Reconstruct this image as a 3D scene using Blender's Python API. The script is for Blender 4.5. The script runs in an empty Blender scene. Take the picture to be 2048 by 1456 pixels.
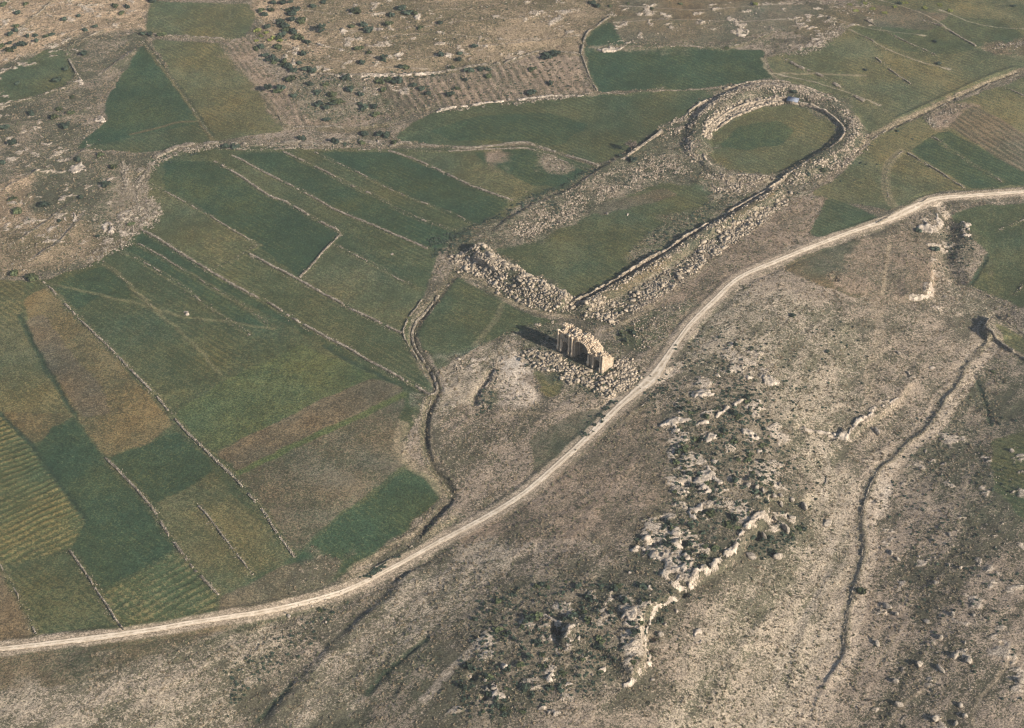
import bpy, math, random
import numpy as np
R = math.radians
random.seed(7); rng = np.random.default_rng(11)
sc = bpy.context.scene
# ---------------------------------------------------------------- camera, sky, sun, exposure
CAM_H, PITCH, FPX = 435.0, R(37.5), 3248.0
cd = bpy.data.cameras.new('camera'); cam = bpy.data.objects.new('camera', cd); sc.collection.objects.link(cam)
cam.location = (0, 0, CAM_H); cam.rotation_euler = (R(90) - PITCH, 0, 0)
cd.sensor_width = 36; cd.lens = 36 * FPX / 2048; cd.clip_start = 1; cd.clip_end = 60000
sc.camera = cam
SUN_AZ = math.atan2(-0.625, 0.78)           # direction towards the sun, in the x-y plane
SUN_EL = R(27)
w = bpy.data.worlds.new('World'); sc.world = w; w.use_nodes = True
nt = w.node_tree; nt.nodes.clear()
sky = nt.nodes.new('ShaderNodeTexSky'); sky.sky_type = 'NISHITA'; sky.sun_disc = False
sky.sun_elevation = SUN_EL; sky.sun_rotation = math.pi / 2 - SUN_AZ
sky.altitude = 500; sky.dust_density = 1.5; sky.ozone_density = 1.5
bg = nt.nodes.new('ShaderNodeBackground'); bg.inputs[1].default_value = 0.08
wo = nt.nodes.new('ShaderNodeOutputWorld')
nt.links.new(sky.outputs[0], bg.inputs[0]); nt.links.new(bg.outputs[0], wo.inputs[0])
ld = bpy.data.lights.new('sun', 'SUN'); ld.energy = 4.3; ld.angle = R(0.5); ld.color = (1.0, 0.922, 0.842)
sun = bpy.data.objects.new('sun', ld); sc.collection.objects.link(sun)
from mathutils import Vector, Matrix
sdir = Vector((math.cos(SUN_EL) * math.cos(SUN_AZ), math.cos(SUN_EL) * math.sin(SUN_AZ), math.sin(SUN_EL)))
sun.rotation_euler = sdir.to_track_quat('Z', 'Y').to_euler(); sun.location = (300, 200, 400)
sc.view_settings.view_transform = 'Standard'; sc.view_settings.look = 'None'
sc.view_settings.exposure = 1.12; sc.view_settings.gamma = 1; sc.view_settings.use_curve_mapping = False
sc.cycles.filter_width = 1.15; sc.cycles.max_bounces = 4; sc.cycles.diffuse_bounces = 2; sc.cycles.use_denoising = True
KEXP = 1.25
def col(r, g, b, k=1.0, sat=.98):                   # a seen sRGB colour -> albedo
    g_ = .3 * r + .59 * g + .11 * b; r, g, b = g_ + (r - g_) * sat, g_ + (g - g_) * sat, g_ + (b - g_) * sat
    f = lambda c: ((c / 255 + .055) / 1.055) ** 2.4 if c > 10 else c / 255 / 12.92
    return np.array([min(.85, f(v) / KEXP * k) for v in (r, g, b)])
# ---------------------------------------------------------------- noise
def vnoise(x, y, s, seed=0):
    x = np.asarray(x, float) / s + seed * 17.31 + 1000; y = np.asarray(y, float) / s + seed * 9.77 + 1000
    xi = np.floor(x).astype(np.int64); yi = np.floor(y).astype(np.int64)
    fx = x - xi; fy = y - yi
    fx = fx * fx * (3 - 2 * fx); fy = fy * fy * (3 - 2 * fy)
    def h(a, b):
        n = (a * 374761393 + b * 668265263 + seed * 144665) & 0x7fffffff
        n = ((n ^ (n >> 13)) * 1274126177) & 0x7fffffff
        return ((n ^ (n >> 16)) & 0xffff) / 65535.0
    return (h(xi, yi) * (1 - fx) + h(xi + 1, yi) * fx) * (1 - fy) + (h(xi, yi + 1) * (1 - fx) + h(xi + 1, yi + 1) * fx) * fy
def fbm(x, y, s, n=4, seed=0):
    a, t, o = 1.0, 0.0, 0
    for i in range(n):
        o = o + a * (vnoise(x, y, s / 2 ** i, seed + i) - .5); t += a; a *= .55
    return o / t * 2                        # about -1..1
def smooth(a, b, x):
    t = np.clip((x - a) / (b - a), 0, 1); return t * t * (3 - 2 * t)
# ---------------------------------------------------------------- where a traced point lies on the land
cp, sp = math.cos(PITCH), math.sin(PITCH)
def plane(u, v, z=0.0):
    u = np.asarray(u, float); v = np.asarray(v, float)
    a = (u - 1024) / FPX; b = (728 - v) / FPX
    dz = -sp + b * cp; t = (z - CAM_H) / dz
    return a * t, (cp + b * sp) * t
def seg_dist(x, y, P):
    d = np.full(np.shape(x), 1e9); s = np.zeros(np.shape(x)); along = np.zeros(np.shape(x))
    L = np.hypot(*np.diff(P, axis=0).T); cum = np.concatenate([[0], np.cumsum(L)])
    for i in range(len(P) - 1):
        ax, ay = P[i]; bx, by = P[i + 1]; dx, dy = bx - ax, by - ay; l2 = dx * dx + dy * dy + 1e-9
        t = np.clip(((x - ax) * dx + (y - ay) * dy) / l2, 0, 1)
        ex = x - (ax + t * dx); ey = y - (ay + t * dy); dd = np.hypot(ex, ey)
        m = dd < d
        d = np.where(m, dd, d); s = np.where(m, np.sign(dy * ex - dx * ey), s)   # + = right-hand side
        along = np.where(m, (cum[i] + t * L[i]) / cum[-1], along)
    return d, s, along
_RIDGE = np.array(list(zip(*plane([1560, 1440, 1360, 1120], [560, 800, 1060, 1400]))))
_VAL = np.array(list(zip(*plane([1990, 1960, 1760, 1700, 1640], [560, 740, 930, 1150, 1500]))))
_GUL = np.array(list(zip(*plane([900, 800, 600, 480], [1010, 1130, 1360, 1500]))))
def large(x, y):
    x = np.asarray(x, float); y = np.asarray(y, float)
    d1, _, _ = seg_dist(x, y, _RIDGE); d2, _, _ = seg_dist(x, y, _VAL); d3, _, _ = seg_dist(x, y, _GUL)
    h = 6 * np.exp(-(d1 / 48) ** 2) - 7 * np.exp(-(d2 / 42) ** 2) - 3.5 * np.exp(-(d3 / 30) ** 2)
    h = h + 9 * smooth(790, 960, y + .25 * x) + 1.6 * fbm(x, y, 110, 2, 5)
    h = h + 30 * smooth(1000, 2200, y) * (.5 + .5 * np.sin(x / 400)) * 2
    return h
def at(u, v):
    u = np.asarray(u, float); v = np.asarray(v, float); z = np.zeros(np.shape(u))
    for _ in range(6):
        x, y = plane(u, v, z); z = large(x, y)
    return x, y
def atp(pts):
    x, y = at([p[0] for p in pts], [p[1] for p in pts]); return np.stack([x, y], 1)
def resample(P, step):
    L = np.hypot(*np.diff(P, axis=0).T); cum = np.concatenate([[0], np.cumsum(L)])
    n = max(2, int(cum[-1] / step) + 1); s = np.linspace(0, cum[-1], n)
    return np.stack([np.interp(s, cum, P[:, 0]), np.interp(s, cum, P[:, 1])], 1)
def curve(pts, step=2.0):                   # smooth centripetal-ish line through traced points
    P = atp(pts)
    if len(P) < 3: return resample(P, step)
    Q = []
    E = np.vstack([2 * P[0] - P[1], P, 2 * P[-1] - P[-2]])
    for i in range(1, len(E) - 2):
        p0, p1, p2, p3 = E[i - 1], E[i], E[i + 1], E[i + 2]
        for t in np.linspace(0, 1, 9)[:-1]:
            Q.append(.5 * ((2 * p1) + (-p0 + p2) * t + (2 * p0 - 5 * p1 + 4 * p2 - p3) * t * t + (-p0 + 3 * p1 - 3 * p2 + p3) * t ** 3))
    Q.append(P[-1])
    return resample(np.array(Q), step)
# ---------------------------------------------------------------- the land grid
G = 0.7
xs_f = np.arange(-400, 400 + G / 2, G); ys_f = np.arange(300, 1010 + G / 2, G)
def grow(a, sgn, lim):
    out, s, x = [], G, a
    while abs(x - a) < lim:
        s *= 1.35; x = x + sgn * s; out.append(x)
    return np.array(out)
xl = grow(xs_f[0], -1, 9000)[::-1]; xr = grow(xs_f[-1], 1, 9000)
yl = grow(ys_f[0], -1, 5000)[::-1]; yr = grow(ys_f[-1], 1, 12000)
xs = np.concatenate([xl, xs_f, xr]); ys = np.concatenate([yl, ys_f, yr])
X, Y = np.meshgrid(xs, ys)
H = large(X, Y)
WX = X + 1.6 * fbm(X, Y, 7, 3, 21); WY = Y + 1.6 * fbm(X, Y, 7, 3, 31)      # wobbled coordinates: uneven outlines
def box(P, pad):
    i0, i1 = np.searchsorted(xs, [P[:, 0].min() - pad, P[:, 0].max() + pad]); j0, j1 = np.searchsorted(ys, [P[:, 1].min() - pad, P[:, 1].max() + pad])
    return slice(j0, max(j1, j0 + 1)), slice(i0, max(i1, i0 + 1))
def inside(x, y, P):
    c = np.zeros(np.shape(x), bool); n = len(P); j = n - 1
    for i in range(n):
        xi, yi = P[i]; xj, yj = P[j]
        if yi != yj:
            c ^= ((yi > y) != (yj > y)) & (x < (xj - xi) * (y - yi) / (yj - yi) + xi)
        j = i
    return c
COL_A = np.empty(X.shape + (3,), np.float32); COL_B = np.empty(X.shape + (3,), np.float32)
COV = np.full(X.shape, .45, np.float32); ROUGH = np.full(X.shape, 1.0, np.float32)
COL_A[:] = col(88, 83, 66); COL_B[:] = col(150, 134, 113)
# palettes: base colour, second colour, cover of the second, roughness of the ground
PAL = {
 'deep':   ((54, 69, 48), (76, 84, 55), .38, .35),
 'green':  ((65, 74, 50), (92, 92, 62), .40, .35),
 'olive':  ((76, 80, 54), (108, 102, 70), .45, .4),
 'bright': ((67, 78, 50), (94, 98, 62), .45, .6),
 'ochre':  ((82, 79, 54), (118, 103, 70), .5, .6),
 'brown':  ((82, 76, 57), (112, 99, 75), .5, .6),
 'mixed':  ((76, 76, 56), (112, 100, 78), .46, .6),
 'ribs':   ((72, 80, 52), (114, 106, 70), .42, .4),
 'steppe': ((84, 80, 62), (150, 133, 112), .45, 1.0),
 'drygrass': ((98, 90, 71), (144, 125, 103), .5, .8),
 'pale':   ((97, 92, 72), (160, 145, 122), .52, 1.0),
 'bare':   ((140, 126, 106), (182, 166, 144), .6, .8),
 'sand':   ((122, 106, 82), (170, 146, 116), .58, .9),
 'hill':   ((96, 88, 64), (146, 127, 100), .5, .9),
 'dusk':   ((82, 81, 62), (142, 127, 106), .42, 1.0),
 'scrub':  ((84, 81, 63), (132, 119, 98), .47, 1.1),
 'rubbly': ((78, 79, 59), (142, 129, 107), .42, 1.3),
 'rockyg': ((78, 82, 58), (140, 126, 104), .40, 1.0),
}
FIELD = {'deep', 'green', 'olive', 'bright', 'ochre', 'brown', 'mixed', 'ribs'}
def blur(a, r):
    for ax in (0, 1):
        for _ in range(2):
            c = np.cumsum(np.pad(a, [(r + 1, r) if k == ax else (0, 0) for k in (0, 1)], mode='edge'), axis=ax)
            n = a.shape[ax]
            a = (np.take(c, range(2 * r + 1, 2 * r + 1 + n), ax) - np.take(c, range(0, n), ax)) / (2 * r + 1)
    return a
def zone(name, pts, cov=None, rows=None, feather=None):
    A, B, c, r = PAL[name]; P = atp(pts)
    ft = feather if feather is not None else (2 if name in FIELD else 9 if name in ('scrub', 'pale', 'dusk') else 6)
    s = box(P, ft * 1.6 + 3)
    m = inside(WX[s], WY[s], P).astype(float)
    if min(m.shape) > 4:
        m = blur(m, ft)
        nz = fbm(X[s], Y[s], 2.2 + ft * 1.2, 5, 91) * (.30 if ft < 4 else .75)
        m = smooth(.5 - .12 - .02 * ft, .5 + .12 + .02 * ft, m + nz * (m > .02) * (m < .98))
    k = m[..., None]
    COL_A[s] = COL_A[s] * (1 - k) + col(*A) * k; COL_B[s] = COL_B[s] * (1 - k) + col(*B) * k; ROUGH[s] = ROUGH[s] * (1 - m) + r * m
    c = c if cov is None else cov
    COV[s] = COV[s] * (1 - m) + c * m
    if rows:
        (u0, v0, u1, v1), sp_, amp = rows
        q = atp([(u0, v0), (u1, v1)]); d = (q[1] - q[0]) / np.hypot(*(q[1] - q[0]))
        t = (X[s] * -d[1] + Y[s] * d[0] + .5 * fbm(X[s], Y[s], 16, 3, 8) * sp_) * 2 * math.pi / sp_
        wv = np.sin(t) * np.clip(.2 + 1.3 * vnoise(X[s], Y[s], 5, 40) * vnoise(X[s], Y[s], 30, 41) ** .5, 0, 1)
        H[s] += amp * wv * m; COV[s] = COV[s] + .30 * wv * m
Z = zone
Z('sand', [(-400, -200), (320, -200), (300, 10), (285, 62), (240, 58), (150, 72), (60, 110), (0, 145), (-400, 300)])
Z('hill', [(500, -200), (1260, -200), (1225, 30), (1170, 80), (1160, 104), (1010, 124), (890, 150), (700, 158), (600, 140), (545, 110), (510, 40)])
Z('sand', [(505, -100), (600, -50), (610, 40), (650, 90), (620, 120), (540, 90), (515, 30)], .5)
Z('dusk', [(-500, 340), (0, 135), (150, 78), (240, 62), (290, 68), (290, 100), (240, 150), (180, 240), (200, 300), (320, 305), (280, 370), (300, 440), (190, 530), (60, 555), (-500, 640)], .34)
Z('green', [(-100, 190), (0, 150), (90, 100), (140, 100), (150, 150), (130, 172), (70, 190), (0, 210), (-100, 260)], .5)
Z('sand', [(-400, 360), (0, 370), (60, 340), (75, 400), (40, 470), (0, 500), (-400, 600)], .5)
Z('hill', [(20, 440), (120, 420), (190, 470), (260, 440), (300, 420), (270, 480), (190, 525), (60, 552), (-100, 560), (-60, 490)], .5)
Z('rockyg', [(200, 330), (260, 320), (300, 440), (260, 480), (200, 470)], .5)
Z('olive', [(300, 2), (500, 8), (513, 30), (492, 76), (462, 79), (290, 67)])
Z('deep', [(288, 88), (331, 142), (366, 189), (396, 233), (425, 282), (360, 292), (300, 305), (200, 300), (150, 296), (215, 240), (210, 200), (245, 150)])
Z('green', [(200, 290), (280, 268), (395, 246), (425, 282), (350, 294), (300, 305), (150, 300)])
Z('olive', [(300, 79), (437, 86), (514, 177), (572, 262), (430, 283), (366, 189)])
Z('drygrass', [(437, 84), (500, 80), (520, 112), (556, 170), (600, 215), (640, 240), (590, 252), (572, 258), (514, 177)], rows=((440, 90, 560, 240), 3.4, .12))
Z('drygrass', [(545, 165), (600, 150), (780, 165), (884, 152), (1010, 128), (1064, 110), (1159, 110), (1172, 150), (1194, 184), (1104, 190), (1031, 200), (870, 218), (786, 240), (690, 250), (590, 254), (560, 200)], rows=((1080, 115, 1130, 190), 4.4, .2))
Z('rockyg', [(560, 160), (700, 158), (760, 190), (780, 225), (680, 240), (600, 220)], .5)
Z('mixed', [(1230, 0), (1500, -20), (1600, 30), (1560, 60), (1400, 90), (1250, 90), (1200, 55)], .5)
Z('brown', [(1230, -100), (1600, -100), (1580, 0), (1400, 45), (1230, 30)], .5)
Z('deep', [(1180, 62), (1220, 42), (1250, 88), (1450, 96), (1530, 100), (1525, 118), (1556, 160), (1450, 172), (1340, 180), (1198, 184), (1178, 150), (1168, 100)])
Z('rockyg', [(1190, 92), (1240, 90), (1450, 88), (1550, 64), (1580, 72), (1450, 98), (1290, 102), (1200, 110)], .5)
Z('green', [(790, 275), (830, 244), (870, 224), (976, 208), (1104, 196), (1200, 190), (1450, 176), (1400, 215), (1390, 240), (1330, 260), (1240, 310), (1196, 330), (1122, 306), (1060, 288), (939, 292), (811, 284)])
Z('deep', [(860, 262), (960, 230), (1100, 225), (1180, 250), (1120, 290), (1000, 282), (900, 280)])
Z('olive', [(1530, 116), (1600, 100), (1680, 70), (1720, 40), (1700, -50), (2400, -100), (2400, 100), (2048, 136), (1917, 186), (1786, 250), (1742, 272), (1700, 220), (1640, 185), (1560, 164)], .5)
Z('green', [(1700, 60), (1800, 20), (2000, 40), (2060, 80), (1960, 92), (1900, 110), (1800, 100)], .45)
Z('mixed', [(1560, 10), (1760, 10), (1900, 30), (1860, 60), (1680, 50), (1640, 80), (1560, 60)], .5)
Z('hill', [(1952, 90), (2060, 74), (2300, 60), (2300, 90), (2050, 110), (1970, 110)], .5)
Z('olive', [(1742, 275), (1860, 224), (2060, 150), (2400, 100), (2400, 380), (2048, 376), (1860, 384), (1780, 420), (1660, 400), (1620, 390), (1690, 340)], .5)
Z('drygrass', [(1840, 235), (1900, 200), (1960, 205), (1945, 230), (1900, 255), (1870, 262)], .55)
Z('mixed', [(1895, 250), (1950, 210), (2050, 268), (2400, 420), (2400, 560), (2050, 352)], rows=((1900, 250, 2048, 345), 3.6, .16))
Z('deep', [(1870, 266), (1900, 262), (2060, 352), (2060, 368), (2000, 374), (1940, 376), (1820, 302)])
Z('olive', [(1806, 308), (1930, 378), (1880, 384), (1800, 415), (1780, 350)])
# fields between the stone walls
Z('green', [(295, 318), (340, 304), (420, 292), (760, 297), (1060, 292), (1196, 336), (1140, 375), (1050, 420), (960, 468), (880, 500), (852, 580), (815, 650), (830, 710), (868, 780), (852, 795), (800, 900), (820, 930), (870, 960), (890, 990), (800, 1070), (690, 1150), (560, 1210), (430, 1235), (340, 1245), (-500, 1330), (-500, 560), (90, 560), (200, 520), (290, 455), (300, 380)])
Z('deep', [(330, 320), (428, 322), (517, 378), (659, 453), (683, 467), (600, 555), (520, 492), (440, 445), (325, 381)], .3)
Z('deep', [(464, 310), (562, 304), (756, 395), (913, 463), (880, 497), (854, 497), (707, 435), (546, 354)], .35)
Z('deep', [(624, 304), (778, 304), (884, 344), (1024, 401), (958, 455), (830, 399), (720, 348)], .3)
Z('olive', [(778, 304), (950, 300), (1100, 350), (1160, 360), (1024, 400), (884, 344)], .4)
Z('deep', [(940, 305), (1060, 295), (1180, 340), (1120, 375), (1060, 370)], .4)
Z('drygrass', [(955, 306), (1000, 306), (1035, 330), (1010, 335)], .6)
Z('rockyg', [(1060, 300), (1110, 310), (1150, 340), (1120, 355), (1080, 325)], .6)
Z('olive', [(295, 372), (413, 428), (517, 490), (428, 534), (340, 490), (300, 460)], .35)
Z('olive', [(668, 489), (795, 557), (848, 580), (815, 640), (800, 664), (600, 558), (683, 470)], .42)
Z('deep', [(283, 459), (413, 539), (600, 650), (860, 791), (840, 784), (640, 682), (458, 590), (272, 484)], .3)
Z('deep', [(236, 502), (272, 488), (413, 568), (546, 654), (560, 668), (449, 636), (325, 548)], .5)
Z('deep', [(100, 568), (207, 530), (240, 550), (270, 600), (200, 590), (150, 620)], .4)
Z('bright', [(342, 832), (450, 760), (600, 690), (700, 728), (760, 758), (700, 790), (560, 846), (423, 905), (380, 870)])
Z('brown', [(430, 908), (480, 880), (560, 840), (660, 790), (745, 755), (810, 775), (800, 792), (640, 868), (474, 944)])
Z('mixed', [(474, 950), (640, 872), (806, 792), (798, 880), (815, 928), (700, 1010), (595, 1108)])
Z('deep', [(592, 1116), (700, 1020), (828, 930), (872, 960), (884, 990), (800, 1064), (690, 1145), (600, 1160)])
Z('olive', [(-500, 560), (60, 560), (42, 600), (40, 640), (150, 830), (110, 850), (-500, 700)], .45)
Z('ochre', [(42, 600), (88, 572), (207, 690), (350, 850), (290, 890), (212, 915), (150, 830), (110, 760)])
Z('brown', [(50, 640), (85, 630), (130, 690), (200, 770), (222, 830), (165, 836), (120, 770), (74, 700)])
Z('ribs', [(-500, 760), (0, 826), (102, 944), (174, 1042), (140, 1100), (60, 1120), (0, 1130), (-500, 1120)], rows=((0, 1090, 160, 1020), 3.2, .2))
Z('ochre', [(0, 824), (148, 828), (110, 860), (66, 890)], .4)
Z('deep', [(105, 856), (150, 838), (212, 917), (264, 970), (332, 1061), (355, 1100), (200, 1180), (140, 1100), (172, 1042), (70, 900)], .35)
Z('deep', [(216, 917), (290, 890), (352, 866), (400, 905), (428, 940), (310, 1010)], .35)
Z('olive', [(310, 1010), (428, 944), (586, 1112), (510, 1155), (438, 1190), (359, 1098)], .45)
Z('ribs', [(200, 1185), (359, 1106), (430, 1190), (425, 1230), (340, 1244), (248, 1260)], .3, rows=((205, 1190, 360, 1110), 3.4, .14))
Z('brown', [(-500, 1120), (0, 1134), (30, 1190), (74, 1276), (-500, 1330)])
Z('brown', [(440, 1196), (520, 1155), (588, 1122), (650, 1165), (560, 1208), (430, 1234)])
Z('steppe', [(588, 1122), (680, 1100), (640, 1190), (560, 1210)], .3)
# hippodrome surroundings
Z('rubbly', [(900, 480), (1000, 430), (1190, 340), (1330, 258), (1400, 205), (1450, 172), (1560, 162), (1680, 200), (1742, 272), (1700, 320), (1600, 395), (1440, 500), (1300, 590), (1230, 650), (1130, 640), (1000, 600), (905, 555)], .42)
Z('green', [(1005, 500), (1040, 488), (1090, 476), (1180, 430), (1240, 392), (1330, 366), (1420, 372), (1440, 400), (1400, 440), (1330, 498), (1240, 554), (1141, 606), (1084, 556), (1020, 520)], .45, None, 5)
Z('mixed', [(1190, 410), (1330, 375), (1360, 390), (1200, 430)], .45)
Z('mixed', [(1165, 606), (1240, 566), (1331, 512), (1413, 458), (1483, 418), (1560, 372), (1572, 382), (1500, 427), (1420, 478), (1340, 532), (1250, 586), (1190, 614)], .45)
Z('rockyg', [(1250, 500), (1330, 440), (1430, 400), (1440, 420), (1330, 500), (1270, 535)], .35)
Z('olive', [(1426, 266), (1461, 241), (1531, 214), (1563, 209), (1607, 216), (1664, 247), (1677, 266), (1645, 301), (1575, 343), (1547, 350), (1499, 346), (1451, 341), (1431, 328), (1420, 300)], .4, None, 4)
Z('deep', [(1480, 250), (1560, 240), (1590, 260), (1560, 290), (1490, 300), (1440, 290)], .5)
Z('rockyg', [(1405, 345), (1530, 360), (1500, 392), (1440, 395), (1400, 370)], .45)
Z('drygrass', [(1240, 652), (1300, 610), (1400, 530), (1500, 450), (1580, 400), (1640, 395), (1630, 450), (1620, 476), (1500, 540), (1430, 588), (1330, 690), (1290, 720)], .5)
Z('rockyg', [(1250, 640), (1350, 600), (1400, 600), (1330, 690), (1280, 720), (1240, 700)], .4)
Z('green', [(1650, 396), (1680, 400), (1760, 436), (1640, 476), (1622, 470)], .4)
Z('green', [(913, 552), (1000, 600), (1060, 630), (1130, 645), (1080, 655), (1010, 672), (950, 696), (880, 740), (850, 700), (832, 660), (880, 600)])
Z('pale', [(880, 745), (960, 690), (1020, 690), (990, 790), (930, 860), (880, 850), (868, 800)], .5)
Z('bare', [(1000, 830), (998, 720), (1012, 690), (1030, 682), (1042, 715), (1062, 740), (1050, 760), (1090, 815), (1060, 828)])
Z('rockyg', [(950, 800), (985, 720), (1000, 700), (998, 800), (960, 820)], .4)
Z('olive', [(1062, 745), (1130, 740), (1120, 790), (1095, 800)], .5)
Z('rubbly', [(1030, 670), (1110, 640), (1240, 700), (1290, 760), (1230, 800), (1120, 770), (1050, 720)], .42)
Z('steppe', [(870, 820), (1230, 800), (1150, 890), (1040, 980), (900, 1050), (880, 960)], .5)
Z('mixed', [(1060, 880), (1140, 830), (1220, 815), (1130, 905), (1070, 950)], .5)
# right of the road
Z('mixed', [(1560, 535), (1640, 500), (1720, 478), (1760, 480), (1740, 560), (1720, 600), (1640, 570)], .45)
Z('drygrass', [(1640, 570), (1720, 478), (1850, 430), (1872, 470), (1880, 560), (1860, 600), (1760, 610)], .45)
Z('bare', [(1410, 640), (1520, 590), (1560, 600), (1590, 690), (1540, 700), (1450, 680)], .45)
Z('pale', [(1330, 760), (1400, 650), (1480, 580), (1640, 600), (1740, 700), (1700, 830), (1680, 1000), (1600, 960), (1560, 880), (1480, 740)], .46)
Z('green', [(1900, 430), (1960, 410), (2400, 400), (2400, 680), (2048, 615), (2000, 596), (1938, 572), (1975, 510), (1940, 470)], .4)
Z('scrub', [(1870, 430), (1930, 440), (1960, 500), (1930, 560), (1900, 540), (1880, 480)], .4)
Z('pale', [(1905, 575), (1945, 575), (2015, 610), (1990, 640), (1960, 680), (1920, 650)], .4)
Z('olive', [(1985, 650), (2060, 680), (2060, 712), (2010, 690)], .4)
Z('scrub', [(1330, 790), (1400, 770), (1500, 750), (1540, 820), (1590, 900), (1570, 990), (1500, 1060), (1470, 1110), (1380, 1170), (1250, 1120), (1340, 1010), (1340, 900)], .45)
Z('scrub', [(930, 1190), (1100, 1140), (1260, 1150), (1380, 1190), (1320, 1260), (1300, 1330), (1200, 1400), (1000, 1456), (880, 1456), (900, 1360)], .5)
Z('drygrass', [(1250, 815), (1320, 800), (1338, 860), (1342, 990), (1240, 1090), (1130, 1110), (900, 1080), (1040, 1000), (1140, 920)], .45)
Z('pale', [(1470, 1150), (1700, 900), (1720, 1000), (1690, 1200), (1600, 1456), (1250, 1500), (1400, 1300)], .5)
Z('scrub', [(1520, 1020), (1600, 1010), (1640, 1050), (1560, 1100), (1480, 1120)], .45)
Z('dusk', [(1960, 705), (2048, 725), (2400, 800), (2400, 1200), (2048, 1090), (1850, 1010), (1790, 950), (1860, 870)], .42)
Z('steppe', [(1740, 1060), (1850, 1010), (2048, 1090), (2400, 1200), (2400, 1700), (1650, 1700), (1700, 1300)], .48)
Z('green', [(1980, 880), (2048, 860), (2200, 860), (2200, 1080), (2048, 1040), (1990, 980)], .55)
Z('bare', [(1766, 936), (1790, 918), (1800, 935), (1778, 1000), (1762, 1060), (1732, 1060), (1732, 1000)])
Z('mixed', [(-500, 1320), (250, 1275), (450, 1245), (640, 1212), (560, 1240), (400, 1290), (150, 1370), (-500, 1430)], .5)
Z('pale', [(-500, 1440), (150, 1370), (400, 1290), (520, 1250), (600, 1260), (560, 1340), (440, 1480), (300, 1700), (-500, 1700)], .45)
Z('pale', [(640, 1320), (780, 1190), (900, 1110), (1060, 1060), (960, 1180), (880, 1300), (760, 1440), (560, 1600), (500, 1560)], .5)
Z('dusk', [(700, 1400), (850, 1280), (940, 1190), (960, 1220), (890, 1340), (800, 1480), (640, 1560)], .45)
# large soft patches inside every zone, uneven growth
pn = fbm(X, Y, 60, 4, 51); pn2 = fbm(X, Y, 22, 3, 61)
WILD = smooth(.55, .9, ROUGH)
st = fbm(X * .28 + 3 * pn2, Y, 7, 4, 57)          # streaks along the contours
_q = atp([(1300, 1330), (1560, 1050)]); _d = (_q[1] - _q[0]) / np.hypot(*(_q[1] - _q[0]))
_a = X * _d[0] + Y * _d[1]; _b = -X * _d[1] + Y * _d[0] + 9 * fbm(X, Y, 90, 2, 43)
ST2 = fbm(_a * .2, _b, 4.2, 5, 47) * WILD * smooth(720, 600, Y + .2 * np.abs(X))
COV += .30 * ST2; H += .28 * ST2
COV += (.14 + .06 * WILD) * pn + (.20 + .04 * WILD) * pn2 + .20 * WILD * fbm(X, Y, 8, 3, 58) + .14 * (1 - WILD) * fbm(X, Y, 11, 3, 59) + .22 * WILD * st * smooth(700, 850, Y)
n1 = (1 + .12 * fbm(X, Y, 35, 3, 71) + .10 * fbm(X, Y, 9, 3, 72))[..., None]
hue = fbm(X, Y, 24, 4, 73)[..., None] * .24 * (1 - WILD[..., None])
COL_A *= 1 + hue * np.array([1, 0, -.6]); COL_B *= 1 + hue * np.array([1, .1, -.8])
COL_A *= n1; COL_B *= n1
# ---------------------------------------------------------------- strokes: margins, paths and tracks on the ground
def stroke(pts, width, ca, cb=None, cov=.5, strength=1.0, step=2.0):
    P = curve(pts, step); s = box(P, width * 3)
    d, _, _ = seg_dist(WX[s] * .7 + X[s] * .3, WY[s] * .7 + Y[s] * .3, P if len(P) < 60 else P[::2] if len(P) < 140 else P[::4])
    k = (smooth(width * .5 + .9, width * .5 - .3, d) * strength)[..., None]
    cb = cb or ca
    COL_A[s] = COL_A[s] * (1 - k) + col(*ca) * k; COL_B[s] = COL_B[s] * (1 - k) + col(*cb) * k
    COV[s] = COV[s] * (1 - k[..., 0]) + cov * k[..., 0]
def ridge(pts, w_, h_, step=2.0):            # low bank (h > 0) or ditch (h < 0)
    P = curve(pts, step); P = P[::max(1, len(P) // 60)]; s = box(P, w_ * 3)
    d, _, al = seg_dist(X[s], Y[s], P)
    H[s] += h_ * np.exp(-(d / w_) ** 2) * smooth(0, .06, al) * smooth(1, .94, al) * (.75 + .5 * vnoise(X[s], Y[s], 6, 3))
def scarp(pts, h_, back, side=1, edge=1.2):  # a step: ground stands h higher on one side and eases back over `back` metres
    P = curve(pts, 2.0); P = P[::max(1, len(P) // 60)]; s = box(P, back * 3)
    d, sg, al = seg_dist(WX[s] * .4 + X[s] * .6, WY[s] * .4 + Y[s] * .6, P); sd = d * sg * side
    H[s] += h_ * smooth(-edge * .3, edge, sd) * np.exp(-(np.maximum(sd, 0) / back) ** 1.5) * smooth(0, .12, al) * smooth(1, .88, al)
DRY = ((128, 116, 90), (160, 142, 112)); PATH = ((140, 124, 98), (168, 150, 122)); GRASS_SHADE = ((48, 62, 46), (62, 72, 50))
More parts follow.
